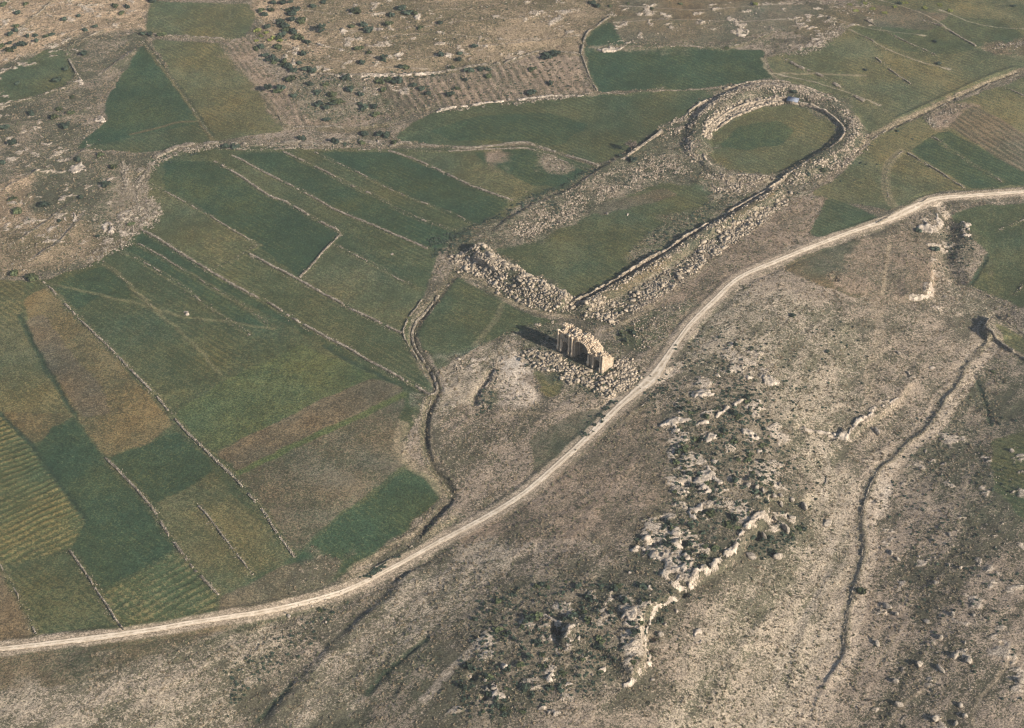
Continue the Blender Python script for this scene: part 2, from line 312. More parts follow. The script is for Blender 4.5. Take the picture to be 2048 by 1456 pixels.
for q, w_, c_, k_ in [
 ([(103, 567), (177, 585), (266, 604), (310, 618), (369, 633), (443, 642), (546, 657)], .8, ((116, 110, 78), (132, 122, 88)), .6),
 ([(207, 527), (233, 545), (266, 577), (310, 618), (354, 657), (393, 695), (443, 748)], .8, ((116, 110, 78), (132, 122, 88)), .6),
 ([(1540, 147), (1640, 148), (1729, 151)], .8, PATH, .6), ([(1523, 116), (1536, 140), (1558, 162)], 1.2, PATH, .6),
 ([(260, 268), (310, 257), (350, 246), (392, 243)], 1.2, ((96, 84, 58), (116, 100, 72)), .7),
 ([(301, 103), (331, 145), (366, 192), (396, 236), (425, 282)], 1.6, ((100, 86, 56), (120, 98, 66)), .7),
 ([(913, 552), (960, 557), (998, 590), (1042, 612), (1084, 625), (1150, 634)], 2.0, DRY, .6),
 ([(1005, 600), (990, 640), (950, 690)], 2.0, DRY, .25),
 ([(640, 868), (560, 905), (474, 946)], 2.5, ((68, 80, 46), (90, 96, 56)), .8), ([(640, 868), (806, 790)], 3, ((68, 80, 46), (90, 96, 56)), .8),
 ([(900, 1060), (840, 1100), (760, 1130), (690, 1160)], 3, DRY, .5), ([(890, 1010), (850, 1050), (790, 1090), (700, 1140)], 2, DRY, .6),
 ([(1780, 480), (1772, 530), (1768, 590)], 1.0, PATH, .7),
 ([(805, 850), (800, 895), (820, 925), (860, 950), (885, 985)], 5, DRY, .6), ([(868, 800), (855, 850), (870, 930), (900, 985)], 3, DRY, .6),
 ([(2048, 140), (1983, 163), (1917, 193), (1852, 222), (1786, 250), (1742, 275), (1700, 320), (1640, 368)], 4, ((120, 106, 82), (166, 146, 118)), .6),
 ([(1803, 303), (1777, 329), (1770, 364), (1781, 403), (1800, 425)], 4, DRY, .4),
 ([(400, 1290), (500, 1250), (640, 1212)], 2, ((66, 70, 48), (80, 80, 58)), .6),
 ([(1780, 1450), (1820, 1400), (1870, 1360), (1890, 1330)], .7, PATH, .8), ([(1755, 1330), (1780, 1290), (1805, 1240)], .7, PATH, .8),
 ([(1945, 1450), (1960, 1400), (2000, 1350), (2020, 1325)], .7, PATH, .8), ([(1520, 1456), (1560, 1330), (1640, 1180), (1665, 1080)], 3, ((160, 145, 124), (180, 164, 142)), .4),
 ([(1600, 1456), (1620, 1340), (1680, 1250), (1712, 1120)], 3, ((150, 136, 114), (172, 156, 132)), .6),
 ([(1640, 870), (1655, 930), (1650, 1000)], 2, ((160, 145, 124), (180, 164, 142)), .4),
 ([(1890, 800), (1930, 740), (1945, 690), (1960, 660)], 5, ((140, 126, 104), (164, 148, 124)), .6),
 ([(1750, 600), (1760, 680), (1740, 760), (1750, 830)], 5, ((130, 118, 96), (160, 142, 118)), .5),
 ([(1300, 612), (1240, 650), (1205, 668)], 2, DRY, .6), ([(1420, 525), (1330, 598), (1250, 648)], 2, DRY, .5),
 ([(1000, 826), (1120, 826), (1210, 815)], 1.0, PATH, .5),
 ([(640, 260), (700, 262), (770, 252)], 4, ((92, 84, 56), (110, 98, 68)), .6),
 ([(850, 1400), (900, 1340), (960, 1290)], 3, ((160, 145, 124), (180, 164, 142)), .6),
]: stroke(q, w_, c_[0], c_[1], .5, k_)
# grassy banks beside walls, dark margins; lower gully lines paint in the bank's shade
for q in ([(148, 828), (112, 769), (74, 704), (38, 630)], [(0, 826), (49, 876), (102, 944), (174, 1042)], [(648, 691), (707, 725), (751, 748), (795, 766), (848, 787)],
          [(283, 80), (301, 100), (331, 139), (366, 186), (396, 230), (430, 276)], [(1940, 572), (1960, 540), (1975, 510)],
          [(854, 1276), (817, 1307), (782, 1338), (732, 1391)], [(585, 1373), (550, 1404), (519, 1438)], [(1150, 890), (1180, 850), (1240, 800)], [(1945, 740), (1975, 820), (1980, 850)]):
    ridge(q, 1.0, -.5); stroke(q, 1.6, *GRASS_SHADE, .4, .8)
# steps and banks (right-hand side of the drawn direction is the high side when side=1)
WADI = [(1973, 686), (1950, 709), (1927, 738), (1910, 775), (1889, 798), (1850, 858), (1816, 883), (1788, 911), (1760, 935), (1745, 963), (1729, 1003), (1720, 1044), (1726, 1084), (1720, 1127), (1704, 1183), (1696, 1215), (1688, 1250), (1684, 1310), (1650, 1360), (1600, 1470)]
scarp(WADI, .9, 9, -1, 1.0)
GUL = [(907, 1003), (873, 1034), (848, 1062), (820, 1112), (776, 1185), (744, 1213), (713, 1238), (676, 1276), (638, 1313), (605, 1352), (560, 1400), (500, 1470)]
scarp(GUL[3:], 1.7, 15, -1, 4.0); scarp(GUL[:4], 1.2, 8, -1, 2.0)
scarp([(1690, 860), (1660, 880), (1600, 860)], -1.5, 8, 1)
LEDGE = [(1560, 985), (1540, 1000), (1530, 1050), (1500, 1080), (1478, 1112), (1450, 1140), (1400, 1165), (1365, 1185)]
scarp(LEDGE, 3.0, 16, 1, 1.4)
LEDGE2 = [(1368, 1203), (1340, 1203), (1310, 1225), (1290, 1255), (1290, 1290), (1296, 1325), (1272, 1360), (1245, 1372)]
scarp(LEDGE2, 3.2, 16, 1, 1.4)
scarp([(1115, 1245), (1128, 1272), (1110, 1290)], 2.5, 9, -1, 1.0)
scarp([(1832, 760), (1805, 800), (1755, 842), (1712, 870), (1695, 885)], 1.8, 12, 1, 1.2)
LEDGE3 = [(1480, 965), (1510, 985), (1545, 1000), (1580, 1005), (1615, 1022)]
scarp(LEDGE3, 1.8, 10, -1, 1.2)
scarp([(1868, 520), (1866, 560), (1855, 600), (1830, 600), (1800, 598)], 2.5, 18, 1, 1.5)
ridge([(1895, 430), (1900, 470), (1895, 500), (1905, 540), (1915, 570)], 4.5, -2.6)
scarp([(1987, 637), (1973, 651), (1967, 666), (1975, 684)], 3.0, 12, -1, .8)
ridge([(2048, 140), (1983, 163), (1917, 193), (1852, 224), (1786, 254), (1742, 280), (1712, 316), (1676, 343), (1632, 372), (1610, 396)], 1.1, -1.0)
ridge([(2040, 132), (1975, 154), (1909, 184), (1844, 214), (1780, 243)], 1.5, .6)
ridge([(910, 551), (878, 589), (848, 624), (828, 651), (823, 681), (841, 716), (862, 748), (871, 781)], 1.1, -.9)
ridge([(863, 795), (852, 830), (850, 880), (862, 925), (892, 965), (905, 985)], 1.1, -.8)
ridge([(948, 812), (952, 790), (972, 760), (985, 735)], 1.6, -1.2)
scarp([(960, 478), (1040, 422), (1140, 376), (1190, 342), (1240, 312), (1330, 262)], 1.5, 9, 1, 3.0)
def bedrock(poly, th, h_=.5, sc_=7, seed=0):   # bare stepped rock breaking through thin soil
    P = atp(poly); s = box(P, 4); m = blur(inside(WX[s], WY[s], P).astype(float), 5)
    f = fbm(X[s] + 2 * fbm(X[s], Y[s], 3, 2, 5), Y[s], sc_, 5, 201 + seed) - (1 - m) * 1.2
    k = smooth(th, th + .05, f); kk = k[..., None]
    COL_A[s] = COL_A[s] * (1 - kk) + col(120, 110, 92) * kk; COL_B[s] = COL_B[s] * (1 - kk) + col(178, 162, 140) * kk
    COV[s] = COV[s] * (1 - k) + .62 * k; H[s] += h_ * k * (.5 + np.floor((fbm(X[s], Y[s], 3.5, 3, 9) + 1) * 4) / 8); ROUGH[s] = ROUGH[s] * (1 - k) + .9 * k
SPUR = [(1330, 750), (1480, 660), (1560, 700), (1590, 800), (1600, 980), (1640, 1060), (1500, 1120), (1400, 1190), (1260, 1160), (1300, 1010), (1320, 880)]
KNOLL = [(900, 1300), (980, 1190), (1100, 1150), (1280, 1150), (1380, 1200), (1330, 1270), (1310, 1370), (1180, 1430), (880, 1456), (860, 1400)]
bedrock(SPUR, .17); bedrock(KNOLL, .27, seed=3)
bedrock([(1280, 1010), (1420, 1000), (1430, 1120), (1480, 1120), (1400, 1190), (1290, 1150), (1250, 1100)], .02, .6, 9, 5)
bedrock([(1440, 670), (1550, 700), (1570, 780), (1480, 770)], .1, .5, 6, 6)
bedrock([(1590, 855), (1700, 830), (1830, 730), (1850, 760), (1760, 860), (1690, 900)], .16, .6, 6, 7)
bedrock([(1200, 1200), (1300, 1190), (1330, 1270), (1310, 1370), (1240, 1390)], .1, .7, 7, 8)
bedrock([(1820, 420), (1900, 410), (1960, 480), (1900, 640), (1820, 620), (1850, 520)], .22, .5, 6, 9)
bedrock([(1700, 900), (2100, 760), (2100, 1500), (1700, 1500)], .38, .5, 6, 10)
bedrock([(850, 820), (900, 700), (1010, 690), (1000, 830)], .3, .3, 6, 11)
bedrock([(520, 0), (1200, -20), (1180, 90), (900, 150), (760, 240), (560, 150)], .36, .5, 6, 12)
bedrock([(1200, 0), (1760, 0), (1760, 60), (1560, 70), (1210, 100)], .30, .5, 6, 13)
bedrock([(1600, 20), (1700, 30), (1680, 100), (1540, 120), (1600, 90)], .1, .5, 5, 14)
bedrock([(0, 560), (-100, 400), (-100, -50), (320, -50), (280, 70), (0, 160), (200, 330), (330, 380), (290, 480)], .34, .4, 6, 15)
bedrock([(190, 520), (240, 400), (330, 390), (330, 440), (270, 490)], .12, .4, 5, 16)
TERR = [[(0, 40), (120, 30), (260, 20)], [(0, 105), (80, 80), (160, 60), (240, 55)], [(520, 40), (580, 90), (660, 120), (760, 135), (860, 138)], [(620, 86), (700, 104), (800, 118), (900, 112)], [(770, 75), (880, 68), (1000, 80), (1080, 78)], [(950, 95), (1050, 85), (1160, 70)], [(900, 45), (1010, 38), (1080, 30)],
        [(600, 20), (700, 30), (800, 22), (920, 18)], [(640, 60), (760, 62), (860, 52)], [(1240, 12), (1400, 20), (1560, 8)], [(1230, 45), (1350, 40), (1480, 44), (1570, 38)], [(1640, 30), (1750, 60), (1850, 70)], [(1560, 150), (1660, 175), (1760, 210)], [(1700, 60), (1800, 110), (1900, 140)], [(1880, 20), (1960, 50), (2060, 60)], [(1760, 0), (1850, 30), (1900, 60)],
        [(0, 250), (90, 240), (180, 215)], [(40, 350), (120, 330), (180, 290)], [(0, 380), (60, 350), (100, 330)], [(60, 520), (120, 480), (170, 420)], [(20, 490), (80, 450), (150, 400)], [(200, 150), (250, 110), (285, 90)], [(225, 130), (245, 120), (270, 100)]]
for t_ in TERR: scarp(t_, .9, 5, 1, .8); stroke(t_, 1.2, (128, 116, 94), (176, 160, 136), .6, .7)
for t_ in [[(1750, 560), (1700, 640), (1690, 720)], [(1810, 780), (1830, 720), (1900, 660)], [(1720, 700), (1740, 780), (1710, 840)], [(1480, 1240), (1560, 1100), (1640, 1010)], [(1560, 1400), (1600, 1260), (1660, 1130)], [(1400, 1440), (1450, 1330), (1540, 1210)], [(960, 1120), (900, 1200), (830, 1290)], [(700, 1260), (640, 1330), (560, 1420)], [(1000, 1060), (1100, 1030), (1200, 1010)], [(450, 1300), (380, 1360), (250, 1400)], [(1840, 1000), (1930, 1080), (2050, 1180)], [(1930, 990), (1980, 1090), (2048, 1150)], [(1960, 1250), (2010, 1290), (2048, 1310)], [(1860, 880), (1900, 980), (1930, 1080)]]:
    scarp(t_, .4, 6, 1, 2.0)
for u_, v_, r_, d_ in [(1118, 1258, 2.6, 3.4), (1370, 970, 1.5, 2.0), (1325, 1035, 1.6, 2.0), (1308, 1092, 1.8, 2.4), (1515, 1070, 2.2, 2.5), (1366, 1186, 1.8, 2.4), (1600, 856, 1.6, 2.0), (1393, 878, 1.8, 1.6), (1301, 1275, 1.6, 2.4), (1297, 1300, 1.4, 2.0), (1545, 1040, 2.2, 1.8), (968, 1392, 1.6, 2.0), (945, 1352, 1.8, 1.8), (1228, 1195, 1.5, 1.4), (1668, 556, 2.0, 1.6), (1988, 632, 2.5, 1.5)]:
    px_, py_ = at(u_, v_); b_ = box(np.array([[px_, py_]]), 14); H[b_] -= d_ * np.exp(-(((X[b_] - px_) ** 2 + (Y[b_] - py_) ** 2) / r_ ** 2) ** 1.4)
# hippodrome banks: tiers of seats have turned into stone banks round the arena
def bank(pts, top, w_in, w_out):             # a bank along a line: w_in on the right, w_out on the left
    P = curve(pts, 2.0); P = P[::max(1, len(P) // 70)]; s = box(P, max(w_in, w_out) * 2)
    d, sg, al = seg_dist(X[s], Y[s], P)
    ww = np.where(sg > 0, w_in, w_out); k = smooth(1, .15, d / ww)
    H[s] = np.maximum(H[s], large(X[s], Y[s]) + top * k * smooth(0, .04, al) * smooth(1, .96, al))
bank([(950, 500), (990, 535), (1040, 566), (1090, 592), (1140, 612)], 4.4, 9, 8)
OVAL_TOP = [(1566, 362), (1600, 345), (1640, 322), (1676, 300), (1700, 278), (1704, 255), (1682, 228), (1650, 208), (1600, 190), (1550, 182), (1500, 186), (1450, 206), (1415, 235), (1398, 262), (1392, 290), (1405, 320)]
bank(OVAL_TOP, 2.6, 9, 9)
bank([(1405, 322), (1426, 342), (1451, 355), (1483, 358), (1540, 362)], 1.4, 4, 4)
bank([(1150, 628), (1235, 578), (1321, 530), (1372, 495), (1413, 468), (1483, 430), (1566, 378)], 2.6, 6.0, 5.5)
ARENA = atp([(1426, 268), (1461, 243), (1496, 227), (1531, 217), (1563, 213), (1607, 220), (1639, 231), (1660, 249), (1671, 266), (1664, 280), (1645, 297), (1610, 316), (1575, 339), (1547, 346), (1499, 343), (1451, 338), (1434, 326), (1426, 308), (1423, 284)])
s = box(ARENA, 4); m = inside(X[s], Y[s], ARENA)
H[s][m] = (large(X[s], Y[s]) - .3)[m]
# arch mound
mx, my = at(1165, 728); d = np.hypot(X - mx, Y - my); H += 1.6 * np.exp(-(d / 24) ** 2)
# ---------------------------------------------------------------- the drystone walls and their weedy margins
WALLS = [
 ([(103, 3), (71, 32), (44, 55), (27, 65), (0, 80), (-60, 110)], 'pale drystone wall climbing the sandy hillside to the upper edge', 1.0, .6, .8),
 ([(207, 63), (177, 74), (148, 89), (134, 102), (139, 118), (148, 139), (161, 161)], 'hook shaped stone wall bending down to the white stone heap', 1.2, .8, .9),
 ([(-40, 228), (0, 217), (35, 204), (77, 195), (103, 183), (133, 176), (150, 166)], 'stone wall running from the white stone heap across the western pasture', 1.4, .8, .85),
 ([(290, 67), (325, 70), (384, 74), (428, 77), (460, 78)], 'straight stone wall below the small square olive green field', 1.2, .8, .9),
 ([(283, 80), (301, 103), (331, 142), (366, 189), (396, 233), (425, 280)], 'sparse stone line between the dark green wedge and the olive field', .7, .5, .35),
 ([(437, 89), (472, 130), (514, 177), (546, 218), (570, 251)], 'low stone edging between the olive field and the furrowed strip', .7, .5, .4),
 ([(275, 351), (285, 337), (295, 325), (328, 307), (363, 292), (413, 288), (472, 288), (531, 291), (592, 286), (646, 289), (705, 282), (764, 289)], 'long broad stone bank curving above the strip fields', 3.2, 1.0, .75),
 ([(280, 362), (300, 338), (335, 318), (370, 303), (413, 297), (500, 300), (592, 298), (683, 299), (771, 301)], 'second stone wall just below the long broad stone bank', 1.2, .7, .75),
 ([(780, 293), (811, 286), (866, 293), (939, 297), (1013, 289), (1049, 286), (1075, 293), (1122, 308), (1170, 324), (1196, 333)], 'stone wall curving from the round stone heap to the oval ruin bank', 1.6, .8, .85),
 ([(800, 299), (880, 303), (950, 301), (1030, 297), (1064, 300), (1110, 317), (1150, 332), (1190, 342)], 'lower stone line shadowing the curved wall near the oval ruin', 1.0, .6, .6),
 ([(562, 302), (610, 324), (654, 346), (705, 373), (756, 395), (795, 418), (840, 438), (884, 453), (913, 463)], 'third long wall of the upper strip fields, ending below the ruin corner', .9, .6, .75),
 ([(624, 302), (665, 322), (720, 348), (775, 377), (830, 400), (872, 416), (913, 431), (943, 447), (958, 455)], 'thin bushy stone line between the two darkest green strips', .7, .5, .5),
 ([(778, 302), (830, 319), (884, 344), (939, 370), (980, 386), (1024, 401)], 'bright wall dropping from the round stone heap between strip fields', 1.1, .7, .9),
 ([(428, 322), (458, 340), (487, 357), (517, 378), (546, 396), (568, 403), (618, 432), (659, 453), (683, 465)], 'dark shadowed wall ending at the cross wall in mid fields', 1.1, .7, .85),
 ([(464, 310), (502, 331), (546, 354), (599, 380), (633, 399), (665, 418), (707, 435), (766, 460), (810, 478), (854, 497)], 'pale continuous wall through the middle of the upper strip fields', 1.0, .7, .9),
 ([(295, 366), (325, 381), (369, 404), (413, 428), (443, 447), (472, 465), (517, 490)], 'stone wall ending in a corner at the tan cross path', .8, .5, .7),
 ([(517, 490), (499, 502), (461, 524), (428, 534)], 'short low stone edge turning back from the corner of a wall', .6, .4, .5),
 ([(500, 509), (544, 533), (597, 561), (648, 589), (707, 621), (751, 642), (801, 667)], 'bright white wall reaching the walled lane from mid fields', 1.2, .8, .97),
 ([(683, 468), (654, 497), (627, 527), (600, 555)], 'short cross wall joining two long field walls', 1.1, .7, .8),
 ([(668, 489), (713, 512), (760, 536), (795, 557), (840, 579)], 'faint stone line between the cross wall and the lane head', .6, .4, .4),
 ([(283, 459), (325, 483), (369, 512), (413, 539), (458, 565), (502, 589), (546, 613), (597, 645), (648, 672), (692, 695), (736, 722), (781, 746), (825, 769), (860, 791)], 'longest white field wall, reaching the foot of the walled lane', 1.3, .8, .92),
 ([(272, 486), (325, 515), (369, 542), (413, 568), (458, 595), (496, 618), (546, 654)], 'dark edged wall along the tan verge, parallel to the longest wall', .8, .5, .6),
 ([(236, 502), (280, 521), (325, 548), (369, 577), (407, 607), (449, 636), (499, 670)], 'broken dotted stone line crossing the field path', .8, .5, .55),
 ([(207, 527), (233, 545), (266, 577), (310, 618)], 'scattered stones along the upper part of the field path', .5, .4, .3),
 ([(86, 565), (118, 595), (148, 627), (177, 657), (207, 683), (242, 719), (280, 760), (321, 802), (351, 842), (397, 887), (423, 913), (468, 955), (529, 1027), (552, 1061), (589, 1114)], 'very long straight wall between the ochre and dark green fields', 1.2, .75, .8),
 ([(212, 917), (264, 970), (302, 1015), (332, 1061), (359, 1098), (400, 1151), (438, 1189)], 'stone wall between the olive field and the darkest lower fields', .9, .6, .8),
 ([(393, 1008), (434, 1057), (468, 1102), (506, 1151)], 'short stone wall standing inside the lower olive field', .9, .6, .85),
 ([(140, 1102), (166, 1140), (196, 1185), (227, 1234), (246, 1261)], 'stone wall falling from the ribbed field to the track', .9, .6, .85),
 ([(-40, 1080), (0, 1132), (23, 1170), (49, 1219), (72, 1268)], 'stone wall beside the brown field at the western track end', .9, .6, .65),
 ([(910, 551), (878, 589), (848, 624), (828, 651), (825, 681), (845, 716), (866, 748), (875, 781), (863, 791)], 'curved eastern wall of the walled lane, its outer side in shadow', 1.1, 1.1, .85),
 ([(843, 601), (813, 645), (807, 672), (828, 707), (848, 740)], 'short western wall of the walled lane', .9, .7, .75),
 ([(863, 795), (849, 830), (846, 880), (858, 925), (888, 965), (903, 990)], 'crumbling wall continuing the lane down towards the track', .8, .7, .6),
 ([(1967, 668), (1973, 686), (1950, 709), (1927, 738), (1910, 775), (1889, 798), (1850, 858), (1816, 883), (1788, 911), (1760, 935)], 'upper dry wall along the dark gully edge', .8, .7, .65),
 ([(1758, 938), (1745, 963), (1729, 1003), (1720, 1044), (1726, 1084), (1720, 1127), (1704, 1183), (1690, 1240), (1686, 1300)], 'lower dry wall along the dark gully beside the bare strip', .8, .7, .65),
 ([(1987, 637), (1973, 651), (1967, 666), (1990, 680), (2019, 700), (2060, 724)], 'tall hooked terrace wall with dark shadow above the gully', 1.2, 1.6, 1.0),
 ([(2016, 648), (2048, 671), (2090, 700)], 'pale terrace wall at the foot of the ridged plot', 1.0, 1.2, .95),
 ([(2028, 590), (2048, 570), (2090, 520)], 'short dark wall behind the ridged plot', .8, .9, .7),
 ([(1938, 572), (1962, 585), (2013, 611)], 'low stone edge of the dark green field above the terrace', .7, .5, .6),
 ([(1220, 35), (1194, 53), (1176, 66), (1168, 83), (1163, 108)], 'white wall curving round the brown hill foot', 1.3, .9, .9),
 ([(1163, 112), (1176, 149), (1194, 182)], 'short wall between the furrowed vineyard and the deep green meadow', 1.0, .8, .85),
 ([(1010, 126), (1064, 107), (1104, 105), (1159, 108)], 'light stone wall along the top of the furrowed vineyard', 1.3, .9, .9),
 ([(640, 149), (720, 152), (811, 150), (884, 144), (958, 132), (1010, 126)], 'rocky wall below the brown hill, lined with dark bushes', 1.6, .9, .75),
 ([(573, 255), (646, 254), (720, 254), (786, 242), (822, 221), (870, 214)], 'rough stone edge below the bushy orchard slope', 1.6, .7, .7),
 ([(1150, 193), (1194, 187), (1260, 188), (1325, 176)], 'thin stone line below the deep green meadow', .9, .6, .6),
 ([(1194, 101), (1238, 92), (1290, 95), (1369, 93), (1457, 95), (1545, 66)], 'long pale terrace edge across the deep green meadow', 1.2, .7, .7),
 ([(1562, 114), (1602, 136), (1632, 147), (1667, 167), (1720, 202), (1786, 232)], 'grey broken wall from the rubble terrace to the oval ruin', 1.8, .7, .6),
 ([(1654, 35), (1707, 66), (1742, 83), (1773, 105)], 'stone wall slanting down from the yellow green brush', 1.0, .7, .7),
 ([(1751, 116), (1786, 145), (1821, 169)], 'short dark wall alone in the northern pasture', .9, .7, .8),
 ([(1847, 42), (1870, 50), (1895, 61), (1935, 83), (1952, 92)], 'whitish wall with a bend at the far right pasture', 1.2, .8, .8),
 ([(1729, 39), (1773, 66), (1821, 88), (1873, 112)], 'long thin wall across the far right pasture', .9, .6, .65),
 ([(1816, 307), (1873, 342), (1930, 377)], 'straight dark wall dividing the two plots above the track bend', .9, .9, .95),
 ([(1803, 303), (1779, 329), (1771, 364), (1781, 403), (1794, 420)], 'curved bank wall beside the plot above the track bend', .8, .6, .6),
 ([(1865, 274), (1891, 292)], 'very short wall stub at the top of the green strip', .9, .8, .9),
 ([(1891, 292), (1939, 324), (2005, 364)], 'dotted stone line down the green strip', .6, .5, .35),
 ([(2000, 171), (2048, 193), (2100, 220)], 'thin stone line above the brown ridged plot', .7, .6, .7),
 ([(2048, 143), (1983, 165), (1917, 195), (1852, 226), (1786, 256), (1745, 280)], 'stony side of the long ditch beyond the oval ruin', .8, .6, .55),
 ([(1460, 1002), (1452, 1003), (1400, 990), (1372, 985)], 'low rock kerb beneath the round pale outcrop', .9, .6, .9),
 ([(2000, 460), (2048, 440), (2090, 425)], 'thin pale line of stones in the dark green eastern field', .6, .5, .7),
 ([(700, 1165), (760, 1130), (830, 1090), (905, 1040)], 'scattered stones on the verge above the dirt track', .8, .5, .4),
 ([(495, 1262), (560, 1225), (650, 1205)], 'scattered stones on the verge below the dirt track', .8, .5, .35),
 ([(1840, 405), (1870, 391), (1950, 383), (2060, 376)], 'low orange kerb of stones above the track near its bend', .7, .4, .9),
 ([(1755, 447), (1790, 425), (1830, 402)], 'broken kerb of rocks where the track widens', 1.0, .6, .7),
 ([(1300, 800), (1285, 812), (1240, 845), (1205, 880)], 'faint kerb of small stones under the track junction', .5, .4, .5),
]
LANE = [(922, 540), (900, 562), (878, 592), (850, 626), (832, 655), (828, 685), (848, 718), (868, 750), (877, 782), (866, 802), (853, 840), (853, 890), (868, 932), (896, 968), (904, 992), (876, 1030), (832, 1078)]
stroke(LANE, 3.0, (58, 58, 46), (96, 88, 70), .45, .75); ridge(LANE, 1.5, -.9)
stroke([(u + 12, v + 5) for u, v in WADI], 7, (112, 102, 82), (176, 158, 134), .66, .75)
stroke([(u - 10, v) for u, v in WADI], 6, (112, 102, 82), (170, 152, 128), .64, .6)
for q_ in ([(1440, 1470), (1540, 1280), (1640, 1100), (1700, 960)], [(1560, 1470), (1620, 1330), (1670, 1240), (1700, 1160)], [(600, 1440), (720, 1300), (860, 1180), (960, 1110)], [(60, 1430), (220, 1385), (380, 1340)], [(1000, 1110), (1100, 1090), (1180, 1100)], [(1500, 590), (1620, 660), (1660, 760)]): stroke(q_, 8, (118, 108, 88), (172, 155, 132), .6, .42)
for pts_, _l, w_, h_, d_ in WALLS:
    stroke(pts_, 2.6 + w_ * .6, (70, 74, 50), (118, 108, 76), .5, .38)
    ridge(pts_, 1.3, .22)
_q = atp([(464, 310), (854, 497)]); _e = (_q[1] - _q[0]) / np.hypot(*(_q[1] - _q[0]))
FLD = smooth(.5, .36, ROUGH); t_ = (-X * _e[1] + Y * _e[0] + .8 * fbm(X, Y, 25, 2, 17)) * 2 * math.pi / 2.7
COV += .30 * FLD * np.sin(t_) * vnoise(X, Y, 30, 18) * np.clip(.3 + vnoise(X, Y, 7, 19), 0, 1)
# ---------------------------------------------------------------- road bed
ROAD = [(-40, 1303), (100, 1287), (250, 1268), (400, 1243), (520, 1225), (620, 1203), (700, 1178), (790, 1133), (880, 1083), (960, 1041), (1050, 985), (1120, 925), (1180, 870), (1230, 820), (1270, 785), (1308, 752), (1340, 705), (1380, 650), (1430, 600), (1480, 555), (1560, 520), (1640, 488), (1700, 465), (1780, 438), (1830, 414), (1870, 398), (1950, 391), (2090, 381)]
RC = curve(ROAD, 2.0)
RU = np.array(ROAD, float)
def road_w(P):                               # half width in metres along the line
    a = np.linspace(0, 1, len(P)); k1 = at(1300, 762); k2 = at(1815, 420)
    return 1.7 + 1.5 * np.exp(-(np.hypot(P[:, 0] - k1[0], P[:, 1] - k1[1]) / 12) ** 2) + 1.0 * np.exp(-(np.hypot(P[:, 0] - k2[0], P[:, 1] - k2[1]) / 14) ** 2) + .35 * fbm(a * 300, a * 0, 14, 3, 9) - .25 * (a < .3)
s = box(RC, 12); d, sg, al = seg_dist(X[s], Y[s], RC[::3])
base = large(X[s], Y[s]); k = smooth(7.5, 4.2, d)
H[s] = H[s] * (1 - k) + (base + .15) * k
ROUGH[s] *= 1 - .97 * smooth(5.5, 4.0, d)
H[s] -= .5 * np.exp(-((d - 5.6) / 1.0) ** 2) * vnoise(X[s], Y[s], 16, 90)
for q_, w_ in (([(1290, 775), (1315, 762), (1345, 742), (1362, 728)], 3.5), ([(1812, 424), (1850, 408), (1878, 408), (1890, 428)], 4.0), ([(1215, 798), (1250, 800)], 2.5)): stroke(q_, w_, (160, 142, 116), (204, 184, 156), .6, .85)
stroke(ROAD, 6.5, (146, 130, 106), (184, 164, 138), .5, .75)
# ---------------------------------------------------------------- roughness of the ground, real bumps
H += ROUGH * (.26 * fbm(X, Y, 2.6, 2, 77) + .30 * fbm(X, Y, 9, 3, 83) * np.clip(ROUGH, 0, 1))
ii = (np.abs(X) < 400) & (Y > 300) & (Y < 1010)
def hs(x, y):
    x = np.asarray(x, float); y = np.asarray(y, float)
    i = np.clip((x - xs_f[0]) / G, 0, len(xs_f) - 1.001); j = np.clip((y - ys_f[0]) / G, 0, len(ys_f) - 1.001)
    i0 = i.astype(int); j0 = j.astype(int); fx = i - i0; fy = j - j0; a, b = len(xl), len(yl)
    h = lambda jj, i_: H[jj + b, i_ + a]
    return (h(j0, i0) * (1 - fx) + h(j0, i0 + 1) * fx) * (1 - fy) + (h(j0 + 1, i0) * (1 - fx) + h(j0 + 1, i0 + 1) * fx) * fy
# ---------------------------------------------------------------- materials
def nodes(name):
    m = bpy.data.materials.new(name); m.use_nodes = True; n = m.node_tree.nodes; n.clear()
    o = n.new('ShaderNodeOutputMaterial'); b = n.new('ShaderNodeBsdfPrincipled'); b.inputs['Roughness'].default_value = .95
    b.inputs['Specular IOR Level'].default_value = .08
    m.node_tree.links.new(b.outputs[0], o.inputs[0]); return m, n, m.node_tree.links, b
def noise(n, l, vec, scale, detail=4, rough=.6, dist=0):
    t = n.new('ShaderNodeTexNoise'); t.inputs['Scale'].default_value = scale; t.inputs['Detail'].default_value = detail
    t.inputs['Roughness'].default_value = rough; t.inputs['Distortion'].default_value = dist; l.new(vec, t.inputs['Vector']); return t.outputs[0]
def math_(n, l, op, a, b=None, clamp=False):
    t = n.new('ShaderNodeMath'); t.operation = op; t.use_clamp = clamp
    for k, v in ((0, a), (1, b)):
        if v is None: continue
        if isinstance(v, (int, float)): t.inputs[k].default_value = v
        else: l.new(v, t.inputs[k])
    return t.outputs[0]
def ramp(n, l, v, a, b, lo=0., hi=1.):
    t = n.new('ShaderNodeMapRange'); t.interpolation_type = 'SMOOTHSTEP'; l.new(v, t.inputs[0])
    for k, q in ((1, a), (2, b), (3, lo), (4, hi)):
        if isinstance(q, (int, float)): t.inputs[k].default_value = q
        else: l.new(q, t.inputs[k])
    return t.outputs[0]
def mixc(n, l, f, a, b, mode='MIX'):
    t = n.new('ShaderNodeMix'); t.data_type = 'RGBA'; t.blend_type = mode
    for k, v in ((0, f), (6, a), (7, b)):
        if isinstance(v, (int, float)): t.inputs[k].default_value = v
        elif isinstance(v, (tuple, list, np.ndarray)): t.inputs[k].default_value = (*[float(q) for q in v[:3]], 1)
        else: l.new(v, t.inputs[k])
    return t.outputs[2]
